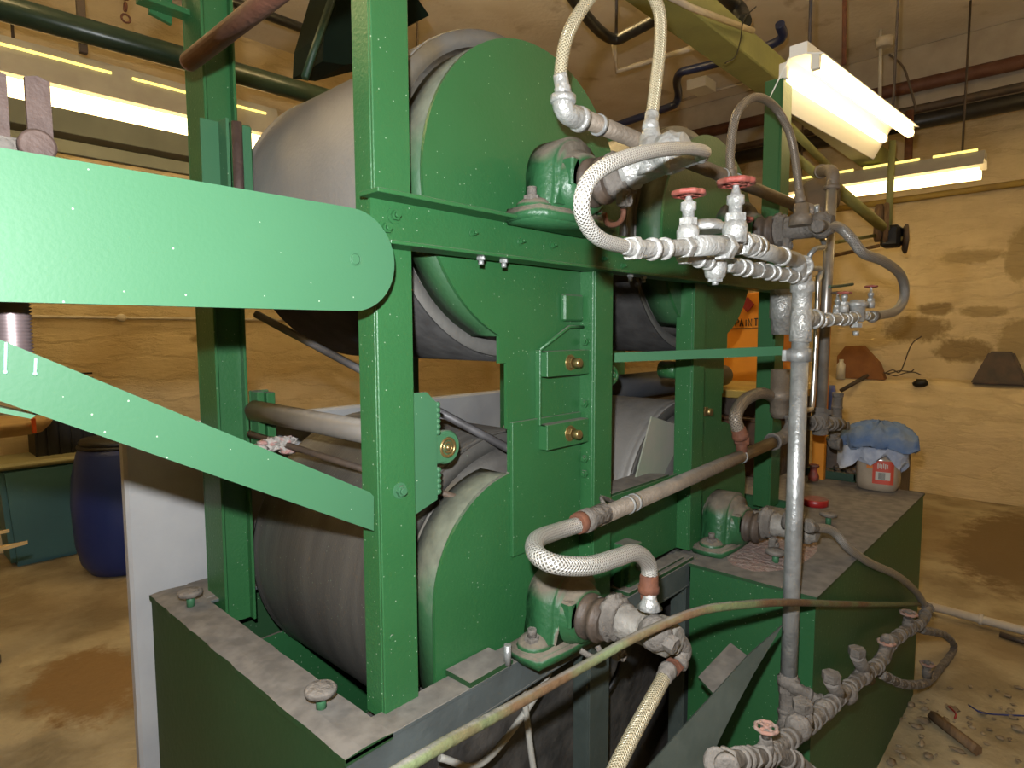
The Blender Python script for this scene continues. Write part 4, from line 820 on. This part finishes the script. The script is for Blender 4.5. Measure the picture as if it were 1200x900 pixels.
obj('paint_lettering', letters, INK, cb, 'handwritten black word PAINT')
one('bench_plank', B(2.75, 3.3, .95, 2.1, 1.20, 1.235, bev=.003), YELB, 'yellow-brown plank laid level behind the machine in front of the paint cabinet', 'plank')
one('bench_block', B(2.8, 3.25, 1.0, 2.05, 0, 1.20, bev=.003), DARKOBJ, 'dark bench block carrying the yellow-brown plank', 'bench')
one('yellow_upright', B(2.9, 2.93, at(971, 400, 'x', 2.9).y, at(956, 400, 'x', 2.9).y, .0, 1.62, bev=.002), ORANGE, 'narrow orange-yellow upright strip behind the tarnished pipe', 'post')
one('blue_bottle', lambda bm: lathe(bm, at(970, 508, 'x', 3.3), (0, 0, 1), [(0, .05), (.02, .06), (.16, .06), (.2, .03), (.24, .025)], 20), BLUEP, 'dark blue bottle behind the upright pipes', 'bottle')
one('dark_bin', B(3.15, 3.55, .62, .92, 0, .995, bev=.01), DARKOBJ, 'dark bin carrying the blue bottle behind the upright pipes', 'bin')
# ---------------------------------------------------------------- far ledge things
zl = 1.05
c = at(1003, 442, 'x', 6.9)
one('brown_sack', lambda bm: prism(bm, [(c.y+.17, zl-.02), (c.y+.17, zl+.2), (c.y+.10, zl+.30), (c.y-.05, zl+.31), (c.y-.2, zl+.14), (c.y-.26, zl-.02)], 6.86, 6.98, 'x'), SACK, 'brown cardboard piece propped on the far wall ledge', 'cardboard')
c = at(985, 445, 'x', 6.85)
one('white_bottle', lambda bm: lathe(bm, (6.8+.05, c.y, zl-.03), (0, 0, 1), [(0, .04), (.15, .04), (.17, .02), (.2, .02)], 16), WHT, 'small white bottle on the ledge in front of the brown cardboard', 'bottle')
c = at(1171, 452, 'x', 6.9)
def bkt(bm):
    f = lambda r, z: [bm.verts.new((6.93+a*.6, c.y+b, z)) for a, b in ((-r, -r), (r*.7, -r), (r*.7, r), (-r, r))]
    A, Bq = f(.20, zl-.02), f(.085, zl+.27); bm.faces.new(A[::-1]); bm.faces.new(Bq)
    for i in range(4): bm.faces.new((A[i], A[(i+1) % 4], Bq[(i+1) % 4], Bq[i]))
    bmesh.ops.recalc_face_normals(bm, faces=bm.faces); bmesh.ops.bevel(bm, geom=bm.edges[:], offset=.015, segments=2, affect='EDGES')
one('dark_hopper', bkt, DARKOBJ, 'dark tapered block sitting on the wall ledge at the right edge', 'block')
one('wooden_lath', C(at(985, 458, 'x', 6.7), at(1022, 437, 'x', 6.9), .02, 6), DARKOBJ, 'dark stick leaning on the ledge below the brown cardboard', 'stick')
for k in range(3):
    one('rusty_wire', lambda bm: tube(bm, [at(1015+k*8+random.uniform(-4, 4)+j*11, 438+random.uniform(-5, 3)-(8*j if k == 1 else 0)*(j > 3), 'x', 6.93) for j in range(7-k)], .006, 6), DARKOBJ, ('tangled rusty wire lying along the wall ledge', 'thin rusty wire sticking up from the wall ledge', 'short bent wire beside the dark lump on the ledge')[k], 'wire')
one('dark_lump', lambda bm: sphere(bm, at(1079, 449, 'x', 6.85), .055, (1, 1.3, .7), 10, .2), BLACKP, 'small black lump on the wall ledge left of the dark hopper', 'lump')
# ---------------------------------------------------------------- floor things at right
A_, B_ = at(1085, 709, 'z', .04), at(1215, 743, 'z', .04)
wp = thing('floor_pipe', (A_.x, A_.y, 0), 'off-white pipe lying along the floor to the right edge', 'pipe')
obj('pipe_run', C(A_+(A_-B_)*.3, B_+(B_-A_)*1.5, .021, 16), WHITEP, wp)
cc = at(1147, 725, 'z', .04); obj('pipe_clip', lambda bm: lathe(bm, cc, B_-A_, [(0, .028), (.018, .028)], 16), WHITEP, wp)
one('wood_offcut', lambda bm: cyl(bm, at(1092, 838, 'z', .02), at(1146, 880, 'z', .02), .02, 5), WOOD, 'splintered wood offcut on the floor below the low manifold', 'wood')
one('pipe_shadow_strip', lambda bm: cyl(bm, at(1172, 743, 'z', .015), at(1215, 757, 'z', .015), .014, 5), DARKOBJ, 'dark strip put in as the shadow on the floor beside the off-white pipe', 'shadow strip')  # solid dark strip standing in for the pipe's shadow
one('blue_wire', lambda bm: tube(bm, [at(1135, 826, 'z', .008), at(1148, 834, 'z', .02), at(1165, 837, 'z', .008), at(1205, 839, 'z', .008)], .003, 6), BLUEP, 'thin blue wire on the floor at the right', 'wire')
one('red_wire', lambda bm: tube(bm, [at(1112, 828, 'z', .008), at(1120, 836, 'z', .02), at(1119, 842, 'z', .008)], .004, 6), REDLID, 'short red wire end on the floor by the wood offcut', 'wire')
def crumbs(bm):
    for _ in range(55):
        q = at(random.uniform(1040, 1195), random.uniform(805, 895), 'z', 0); r = random.uniform(.004, .014)
        sphere(bm, (q.x, q.y, r*.4), r, (random.uniform(.7, 2), random.uniform(.7, 2), .5), 6, .3)
one('floor_debris', crumbs, mat('floor_crumbs', (.28, .22, .14), .9, col2=(.15, .11, .07), nscale=20), 'crumbs and chips scattered on the floor right of the green box', 'debris', kind='stuff')
# ---------------------------------------------------------------- left background
bc = at(148, 672, 'z', 0)+V((.02, .12, 0)); bc.z = 0
brl = thing('blue_barrel', bc, 'blue plastic barrel with black lid on the floor at the left', 'barrel')
obj('barrel_body', lambda bm: lathe(bm, bc, (0, 0, 1), [(0, .15), (.01, .18), (.08, .225), (.2, .25), (.45, .262), (.62, .25), (.76, .22), (.80, .205), (.81, .19)], 48), BLUEP, brl)
obj('clamp_ring', lambda bm: (torus(bm, bc+V((0, 0, .805)), (0, 0, 1), .205, .012, 40)), BLACKP, brl, 'black clamp ring')
obj('lid', lambda bm: lathe(bm, bc+V((0, 0, .805)), (0, 0, 1), [(0, .2), (.03, .205), (.045, .19), (.05, .02)], 40), BLACKP, brl, 'black lid')
g0 = at(58, 658, 'z', 0)
bn = thing('teal_bin', (g0.x, g0.y+.15, 0), 'teal plastic bin with pale yellow rim left of the blue barrel', 'bin')
def binf(bm):
    x, y = g0.x, g0.y+.17
    f = lambda w, d, z: [bm.verts.new((x+a*w, y+b*d, z)) for a, b in ((-1, -1), (1, -1), (1, 1), (-1, 1))]
    A, Bq = f(.19, .16, .0), f(.235, .2, .66); bm.faces.new(A[::-1]); bm.faces.new(Bq)
    for i in range(4): bm.faces.new((A[i], A[(i+1) % 4], Bq[(i+1) % 4], Bq[i]))
    bmesh.ops.bevel(bm, geom=bm.edges[:], offset=.03, segments=4, affect='EDGES')
obj('bin_body', binf, TEAL, bn)
obj('bin_rim', lambda bm: box(bm, g0.x-.245, g0.x+.245, g0.y-.04, g0.y+.38, .645, .685, .015), TEALR, bn, 'pale yellow rim')
cr = at(80, 545, 'y', 5.1)
crt = thing('black_crate', (cr.x, 5.2, 0), 'tall black plastic crate stack behind the teal bin', 'crate')
def crate(bm):
    x0, x1 = at(42, 520, 'y', 5.1).x, at(112, 520, 'y', 5.1).x
    box(bm, x0, x1, 5.1, 5.36, 0, at(60, 488, 'y', 5.1).z, .01)
    for k in range(7): z = .95+k*.045; box(bm, x0-.004, x1+.004, 5.09, 5.1, z, z+.012, .001)
    for k in range(6): x = x0+(x1-x0)*k/5; box(bm, x-.006, x+.006, 5.085, 5.1, 0, 1.2, .001)
obj('crate_body', crate, BLACKP, crt)
tb = at(5, 500, 'y', 3.6)
tbl = thing('round_stand', (tb.x, 3.6, 0), 'dusty round-topped stand at the left edge of the picture', 'stand')
obj('top', lambda bm: lathe(bm, (tb.x-.02, 3.6, tb.z-.03), (0, 0, 1), [(0, .16), (.03, .19), (.05, .20), (.06, .19)], 32), WOODL, tbl)
obj('pedestal', lambda bm: lathe(bm, (tb.x-.15, 3.6, 0), (0, 0, 1), [(0, .08), (.03, .08), (.05, .06), (tb.z-.15, .06), (tb.z-.03, .13)], 20), DARKOBJ, tbl)
one('orange_tag', lambda bm: box(bm, at(38, 505, 'y', 3.4).x, at(43, 505, 'y', 3.4).x, 3.4, 3.42, at(40, 508, 'y', 3.4).z, at(40, 490, 'y', 3.4).z, .002), mat('orange_plastic', (.5, .07, .01), .5), 'small orange tag hanging at the edge of the round stand', 'tag')
for k, (a, b) in enumerate(((632, 31), (622, 13))):
    q = at(b, a, 'y', 2.7)
    one('board', lambda bm: prism(bm, [(q.x, 2.68+k*.05), (q.x-.6, 2.5+k*.1), (q.x-.6, 2.72+k*.1)], q.z-.012+.0*k, q.z, 'z'), WOODL, ('pointed pale board jutting in low at the left edge', 'second pale board end just above the pointed one')[k], 'board')
one('board_trestle', lambda bm: (box(bm, .02, .26, 2.60, 2.86, at(31, 632, 'y', 2.7).z-.03, at(31, 632, 'y', 2.7).z-.012, .002), box(bm, .22, .25, 2.62, 2.65, 0, .7, .002), box(bm, .22, .25, 2.8, 2.83, 0, .7, .002)), DARKOBJ, 'dark trestle under the pale boards at the left edge', 'trestle')
# back wall: conduit, trunking
cdz = at(100, 372, 'y', 5.37).z
cd = thing('wall_conduit', (1.5, 5.37, cdz), 'thin cable conduit running level along the back wall under the arm', 'conduit')
obj('conduit', C((.3, 5.37, cdz), (3.0, 5.37, cdz), .012, 10), WHITEP, cd)
obj('clip', lambda bm: sphere(bm, (at(142, 373, 'y', 5.37).x, 5.36, cdz), .03, (1.2, .6, 1)), WHITEP, cd)
pgz = at(130, 185, 'y', 5.2)
one('grey_trunking', lambda bm: (box(bm, .3, 2.6, 5.18, 5.39, at(200, 180, 'y', 5.2).z-.0, at(200, 160, 'y', 5.2).z+.12, .004), box(bm, .3, 2.6, 5.13, 5.18, at(200, 196, 'y', 5.13).z-.03, at(200, 196, 'y', 5.13).z+.06, .004)), mat('grey_trunk_paint', (.12, .13, .11), .7, col2=(.09, .1, .085), nscale=4), 'grey steel trunking on the back wall above the arm', 'trunking')
yb = 3.6
g1, g2 = at(0, 14, 'y', yb), at(350, 97, 'y', yb)
one('overhead_tube', C(V((-.5, yb, g1.z)), V((3.4, yb, (g1.z+g2.z)/2+.03)), .058, 24), mat('dark_green_tube', (.012, .03, .018), .3, col2=(.02, .04, .025), nscale=5), 'dark green thick tube running overhead behind the far post', 'pipe')
one('overhead_pipe', C(V((-.5, 3.9, 3.47)), V((3.4, 3.9, 3.5)), .03, 16), BLACK, 'black pipe above the dark green overhead tube', 'pipe')
one('hanger_bar', B(at(96, 30, 'y', 3.75).x-.018, at(96, 30, 'y', 3.75).x+.018, 3.74, 3.77, at(96, 62, 'y', 3.75).z, ZC, bev=.002), DARKOBJ, 'dark hanger bar dropping from the ceiling at upper left', 'hanger')
chn = at(148, 30, 'y', 3.3)
one('hanging_chain', lambda bm: [torus(bm, (chn.x, 3.3, 2.93+k*.05), (1, 0, 0) if k % 2 else (0, 1, 0), .018, .005, 12, 6) for k in range(22)], RUST, 'rusty chain hanging left of the far post', 'chain')
# left lamp
def batten(name, p0, p1, lab, twin=True, width=.18):
    """reflector batten along p0-p1"""
    t = thing(name, (p0+p1)/2, lab, 'lamp', 'fluorescent lamps')
    d = (p1-p0); L = d.length; d.normalize(); s = V((-d.y, d.x, 0)).normalized(); up2 = s.cross(d) if s.cross(d).z < 0 else -s.cross(d); up2 = -up2
    def sec(bm, prof, closed=True):
        A = [bm.verts.new(p0+s*a+V((0, 0, b))) for a, b in prof]; Bq = [bm.verts.new(p1+s*a+V((0, 0, b))) for a, b in prof]; n = len(prof)
        bm.faces.new(A); bm.faces.new(Bq[::-1])
        for i in range(n): bm.faces.new((A[i], A[(i+1) % n], Bq[(i+1) % n], Bq[i]))
        bmesh.ops.recalc_face_normals(bm, faces=bm.faces)
    return t, d, s, sec, L
fL0, fL1 = at(-90, 62, 'y', 4.8), at(320, 134, 'y', 4.8); fL0.z = fL1.z = (fL0.z+fL1.z)/2-.085
t, d, s, sec, L = batten('fluorescent_lamp', fL0, fL1, 'long grey twin fluorescent lamp on the back wall at upper left', True)
obj('housing', lambda bm: (sec(bm, [(-.06, .06), (.07, .06), (.07, .18), (-.06, .18)]), sec(bm, [(-.065, .19), (-.12, -.03), (-.115, -.032), (-.06, .18)]), sec(bm, [(.075, .06), (.12, -.03), (.115, -.032), (.07, .05)])), LAMPG, t)
for q0, q1 in ((.02, .44), (.5, .75), (.8, .95)): obj('leak_glow_strip', lambda bm: (lambda a_, b_: tube(bm, [a_, b_], .009, 6, smoothpath=False))(fL0+(fL1-fL0)*q0+s*-.085+V((0, 0, .13)), fL0+(fL1-fL0)*q1+s*-.085+V((0, 0, .13))), LEAKGLOW, t)  # solid glowing strips in place of leaking light, no real gap
obj('tube', C(fL0+s*-.055+d*.05+V((0, 0, -.075)), fL1+s*-.055-d*.05+V((0, 0, -.075)), .038, 16), TUBED, t)
obj('tube', C(fL0+s*.04+d*.05+V((0, 0, -.085)), fL1+s*.04-d*.05+V((0, 0, -.085)), .038, 16), TUBED, t)
for q in (.2, .75): 
    w = fL0+(fL1-fL0)*q; obj('suspension', C(w+V((0, 0, .14)), V((w.x, w.y, ZC)), .008, 8), DARKOBJ, t)
# near bright lamp: V reflector open to the camera side
n0, n1 = at(935, 75, 'y', .80), at(1052, 168, 'y', .72); n0.z = n1.z = (n0.z+n1.z)/2
t, d, s, sec, L = batten('fluorescent_lamp', n0, n1, 'nearest glaring white fluorescent lamp hanging over the right end of the machine')
LMR = mat('enamel_reflector', (.8, .8, .76), .35)
obj('reflector', lambda bm: (sec(bm, [(-.03, .05), (.03, .05), (.03, .09), (-.03, .09)]), sec(bm, [(-.03, .052), (-.085, .035), (-.085, .031), (-.03, .046)]), sec(bm, [(.03, .052), (.10, -.075), (.104, -.075), (.034, .055)])), LMR, t)
for sg in (-1, 1):
    obj('tube', C(n0+s*.055*sg+d*.03+V((0, 0, .005)), n1+s*.055*sg-d*.03+V((0, 0, .005)), .019, 16), TUBED, t)
    for e, f in ((n0, 1), (n1, -1)): obj('lamp_holder', lambda bm: box(bm, *(lambda c: (c.x-.012, c.x+.012, c.y-.014, c.y+.014, c.z-.01, c.z+.045))(e+d*.015*f+s*.055*sg), .003), LAMPW, t)
for q in (.08, .92):
    w = n0+(n1-n0)*q; obj('suspension', C(w+V((0, 0, .09)), V((w.x, w.y, ZC)), .006, 8), DARKOBJ, t)
# right lamp
r0, r1 = at(918, 236, 'x', 6.0), at(1155, 188, 'x', 6.0); r0.z = r1.z = (r0.z+r1.z)/2
t, d, s, sec, L = batten('fluorescent_lamp', r0, r1, 'long fluorescent lamp hung level before the far stone wall')
obj('housing', lambda bm: (sec(bm, [(-.06, .05), (.06, .05), (.06, .11), (-.06, .11)]), sec(bm, [(-.06, .11), (-.12, .0), (-.125, .0), (-.07, .11)]), sec(bm, [(.06, .11), (.12, .0), (.125, .0), (.07, .11)])), LAMPG, t)
for q0, q1 in ((.03, .40), (.45, .72), (.78, .97)): obj('leak_glow_strip', lambda bm: (lambda a_, b_: tube(bm, [a_, b_], .010, 6, smoothpath=False))(r0+(r1-r0)*q0+s*(-.07 if s.x > 0 else .07)+V((0, 0, .12)), r0+(r1-r0)*q1+s*(-.07 if s.x > 0 else .07)+V((0, 0, .12))), LEAKGLOW, t)  # glowing strips imitate light leaking over the reflector
for sg in (-1, 1): obj('tube', C(r0+s*.06*sg+d*.03+V((0, 0, -.045)), r1+s*.06*sg-d*.03+V((0, 0, -.045)), .036, 16), TUBED, t)
for q in (.1, .9):
    w = r0+(r1-r0)*q; obj('suspension', C(w+V((0, 0, .13)), V((w.x, w.y, ZC)), .008, 8), DARKOBJ, t)
# added fill lamps, all out of view, put in to lift the room light
for (x, y, ts) in ((-1.6, -.6, 12), (1.6, -1.9, 8), (4.9, -1.5, 34), (-1.2, 3.0, 45), (1.8, 2.4, 44), (2.5, .3, 12)):
    p0, p1 = V((x, y, 3.55)), V((x+1.4, y, 3.55)); tm_ = mat('fill_tube_%d' % ts, (.9, .9, .9), .4, emit=(1, .72, .33), estr=ts)
    t, d, s, sec, L = batten('fluorescent_lamp', p0, p1, 'added fill lamp, out of view, hung below the ceiling at %s' % ('the left', 'the near wall', 'the right', 'the far left', 'the back', 'the top, above the machine')[[-1.6, 1.6, 4.9, -1.2, 1.8, 2.5].index(x)])
    obj('housing', lambda bm: (sec(bm, [(-.02, .0), (.02, .0), (.02, .08), (-.02, .08)])), LAMPG, t)
    for sg in (-1, 1): obj('tube', C(p0+s*.05*sg, p1+s*.05*sg, .024, 12), tm_, t)
    obj('suspension', C(V((x+.2, y, 3.62)), V((x+.2, y, ZC)), .008, 8), DARKOBJ, t); obj('suspension', C(V((x+1.2, y, 3.62)), V((x+1.2, y, ZC)), .008, 8), DARKOBJ, t)
# ---------------------------------------------------------------- overhead at right and centre
one('blue_pipe', lambda bm: tube(bm, [at(700, 155, 'z', 3.2), at(722, 147, 'z', 3.2), at(780, 127, 'z', 3.2), at(792, 121, 'z', 3.22), at(795, 110, 'z', 3.27), at(793, 95, 'z', 3.3), at(798, 85, 'z', 3.3), at(812, 81, 'z', 3.3), at(850, 71, 'z', 3.3), at(912, 48, 'z', 3.3), at(914, 28, 'z', 3.35)], .028, 16, 8), BLUEPIPE, 'dark blue pipe zigzagging under the ceiling behind the tall hose', 'pipe')
one('black_duct_pipe', lambda bm: tube(bm, [at(655, -30, 'z', 3.0), at(680, 10, 'z', 3.0), at(705, 38, 'z', 3.0), at(722, 46, 'z', 3.0), at(740, 38, 'z', 3.0), at(775, 18, 'z', 3.0), at(800, -6, 'z', 3.0)], .027, 16, 8), BLACK, 'black pipe bent in a V under the ceiling inside the hose arch', 'pipe')
one('black_bent_pipe', lambda bm: tube(bm, [at(840, -14, 'z', 3.3), at(858, 2, 'z', 3.3), at(868, 14, 'z', 3.25), at(872, 26, 'z', 3.15)], .04, 14, 8), BLACK, 'black pipe end bending down above the olive beam', 'pipe')
one('white_conduit', lambda bm: tube(bm, [at(719, 48, 'z', 3.4), at(722, 84, 'z', 3.4), at(812, 56, 'z', 3.4)], .018, 10, smoothpath=False), WHITEP, 'thin off-white conduit turning a corner under the ceiling behind the hose arch', 'conduit')
one('white_conduit', lambda bm: tube(bm, [at(798, 118, 'z', 3.987), at(875, 96, 'z', 3.987)], .014, 10, smoothpath=False), WHITEP, 'thin off-white conduit on the ceiling right of the blue pipe', 'conduit')
one('junction_box', lambda bm: (lambda c: box(bm, c.x-.12, c.x+.12, c.y-.1, c.y+.1, 3.9, 4.0, .004))(at(822, 101, 'z', 3.95)), LAMPW, 'pale square box fixed to the ceiling beside the blue pipe', 'box')
for (ya, ya2, r, m, lab) in ((150, 72, .055, RUSTROD, 'long rusty brown pipe high along the far wall'), (188, 118, .065, BLACK, 'long black pipe along the far wall below the rusty one'), (176, 101, .035, DARKOBJ, 'thin dark pipe between the rusty and the black wall pipes')):
    a, b = at(850, ya, 'x', 6.5), at(1200, ya2, 'x', 6.5)
    one('wall_pipe', C(a+(a-b)*.15, b+(b-a)*.3, r, 14), m, lab, 'pipe')
a, b = at(985, 244, 'x', 7.0), at(1200, 214, 'x', 7.0)
one('yellow_conduit_rail', lambda bm: cyl(bm, a+(a-b)*.5, b+(b-a)*.4, .03, 8), YELB, 'yellow-brown rail fixed along the far wall below its lamp', 'rail')
# line shaft rails and pulley
for i, (p0, p1, r) in enumerate(((at(925, 148, 'y', 1.30), at(972, 197, 'y', 1.25), .022), (at(978, 218, 'y', 1.1), at(1040, 270, 'x', 5.0), .03), (at(925, 178, 'y', 1.2), at(1030, 265, 'x', 4.9), .024))):
    one('rail_tube', C(p0, p1, r, 12), BEAMP, ('olive tube slanting down just right of the tall green post', 'yellow-green rail running down to the pulley', 'lower yellow-green rail running down beside the pulley rail')[i], 'rail')
pc = at(1030, 262, 'x', 5.0)
pul = thing('line_shaft_pulley', (5.0, pc.y, pc.z-.15), 'wooden and iron pulley with handwheel hung before the far stone wall', 'pulley')
obj('pulley_wheel', lambda bm: (lathe(bm, at(1024, 262, 'x', 5.0), (.25, -1, 0), [(0, .10), (.01, .13), (.05, .13), (.06, .10)], 32), lathe(bm, at(1035, 263, 'x', 5.0), (.25, -1, 0), [(0, .14), (.015, .15), (.03, .14)], 32)), WOOD, pul)
obj('bearing_block', lambda bm: (lambda c: box(bm, c.x-.06, c.x+.06, c.y-.07, c.y+.05, c.z-.09, c.z+.06, .02))(at(1043, 275, 'x', 5.0)), BLACK, pul)
obj('spindle', C(at(1040, 279, 'x', 5.0), at(1058, 280, 'x', 5.0), .018, 12), YELB, pul)
obj('handwheel', lambda bm: lathe(bm, at(1058, 280, 'x', 5.0), (.3, -1, .0), [(0, .08), (.01, .10), (.025, .10), (.035, .03)], 28), DARKOBJ, pul)
one('drop_rod', C(at(1046, 165, 'x', 5.0), at(1041, 268, 'x', 5.0), .022, 10), BEAMP, 'olive vertical rod dropping to the pulley block', 'rod')
one('hanger_rod', C(at(990, -20, 'x', 3.9), at(989, 76, 'x', 3.9), .012, 8), RUST, 'thin brown hanger rod dropping from the ceiling left of the glaring lamp', 'rod')
one('hanger_rod', C(at(1066, 130, 'x', 6.0), at(1064, 196, 'x', 6.0), .03, 8), RUST, 'short brown rod hanging behind the lower end of the glaring lamp', 'rod')
one('hanger_rod', C(at(1032, 35, 'x', 5.0), at(1031, 118, 'x', 5.0), .012, 8), LAMPG, 'pale hanger rod on the ceiling behind the glaring lamp', 'rod')
one('ceiling_rose', lambda bm: (lambda c: lathe(bm, c, (0, 0, 1), [(0, .05), (.06, .06)], 16))(at(1036, 56, 'x', 5.0)), LINTEL, 'small pale electrical box on the ceiling rods behind the glaring lamp', 'box')
one('ceiling_wire', lambda bm: tube(bm, [at(1042, 64, 'x', 5.2), at(1058, 78, 'x', 5.2), at(1066, 100, 'x', 5.2), at(1074, 130, 'x', 5.2)], .008, 6), DARKOBJ, 'dark wire drooping from the ceiling to the right of the glaring lamp', 'wire')
one('dangling_wire', lambda bm: tube(bm, [at(886, 8, 'y', 1.3), at(872, 22, 'y', 1.3), at(868, 45, 'y', 1.3), at(862, 66, 'y', 1.3), at(850, 74, 'y', 1.3)], .003, 6), BLACKP, 'thin black wire dangling across the olive beam', 'wire')
for (x, y, z, l) in ((.4, 3.6, 3.12, 'the dark green overhead tube at its left end'), (2.9, 3.6, 3.16, 'the dark green overhead tube at its right end'), (.6, 3.9, 3.48, 'the black overhead pipe'), (at(840, 75, 'z', 3.3).x, at(840, 75, 'z', 3.3).y, 3.31, 'the dark blue pipe'), (at(722, 46, 'z', 3.0).x, at(722, 46, 'z', 3.0).y, 3.01, 'the black bent pipe inside the hose arch'), (at(845, -10, 'z', 3.3).x, at(845, -10, 'z', 3.3).y, 3.31, 'the black pipe end above the olive beam')):
    one('pipe_hanger', C((x, y, z), (x, y, ZC), .008, 8), DARKOBJ, 'thin dark hanger rod carrying '+l, 'hanger')
# cross-rods and dark timber behind the right post
for (a, b, m, lab) in (((975, 300), (1030, 288), WOOD, 'thin line rod reaching the pulley from the left'), ((980, 284), (1025, 276), BEAMP, 'upper thin line rod reaching the pulley from the left')):
    one('line_rod', C(at(*a, 'x', 4.6), at(*b, 'x', 4.9), .012, 8), m, lab, 'rod')
# dark brackets behind the near post top and by the far post
hb = thing('overhead_bracket', (1.2, 1.75, 2.1), 'dark green bracket and hood over the upper drum behind the near post', 'bracket')
P = lambda px, py, y=1.9: (at(px, py, 'y', y).x, at(px, py, 'y', y).z)
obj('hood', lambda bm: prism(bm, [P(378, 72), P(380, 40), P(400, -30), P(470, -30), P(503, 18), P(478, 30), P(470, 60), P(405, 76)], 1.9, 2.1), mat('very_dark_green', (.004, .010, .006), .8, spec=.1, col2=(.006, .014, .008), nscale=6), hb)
obj('strut', lambda bm: tube(bm, [at(357, 92, 'y', 1.85), at(392, -10, 'y', 1.85)], .013, 4, smoothpath=False), DKGREEN, hb)
obj('hanger', lambda bm: box(bm, at(440, 0, 'y', 1.95).x, at(440, 0, 'y', 1.95).x+.05, 1.95, 2.0, 2.5, ZC, .002), DKGREEN, hb)
lbk = thing('post_bracket', (.5, 1.62, 2.2), 'green bracket bolted to the left of the far post top', 'bracket')
obj('bracket_plate', lambda bm: (prism(bm, [P(172, -20, 1.62), P(172, 18, 1.62), P(198, 32, 1.62), P(198, -20, 1.62)], 1.60, 1.612), box(bm, P(172, 0, 1.62)[0]-.03, .595, 1.56, 1.6, P(185, 14, 1.6)[1], P(185, 14, 1.6)[1]+.012, .001)), GREEN, lbk)
# ---------------------------------------------------------------- lights
def flash():
    l = bpy.data.lights.new('camera_flash', 'SPOT'); l.energy = 155; l.color = (.95, .98, 1.0); l.shadow_soft_size = .014; l.spot_size = math.radians(150); l.spot_blend = .5
    o = bpy.data.objects.new('camera_flash', l); COL.objects.link(o)
    Mx = Matrix((RR, UU, -fw)).transposed().to_4x4(); Mx.translation = CAM+UU*.105-RR*.035; o.matrix_world = Mx
flash()
W = bpy.data.worlds.new('world'); S.world = W; W.use_nodes = True; W.node_tree.nodes['Background'].inputs[0].default_value = (1, .75, .4, 1); W.node_tree.nodes['Background'].inputs[1].default_value = .02
for o in list(COL.objects):
    if '_w' in o: del o['_w']
vs = S.view_settings; S.display_settings.display_device = 'sRGB'
vs.view_transform = 'Standard'; vs.look = 'None'; vs.gamma = 1; vs.use_curve_mapping = False; vs.exposure = 0.0
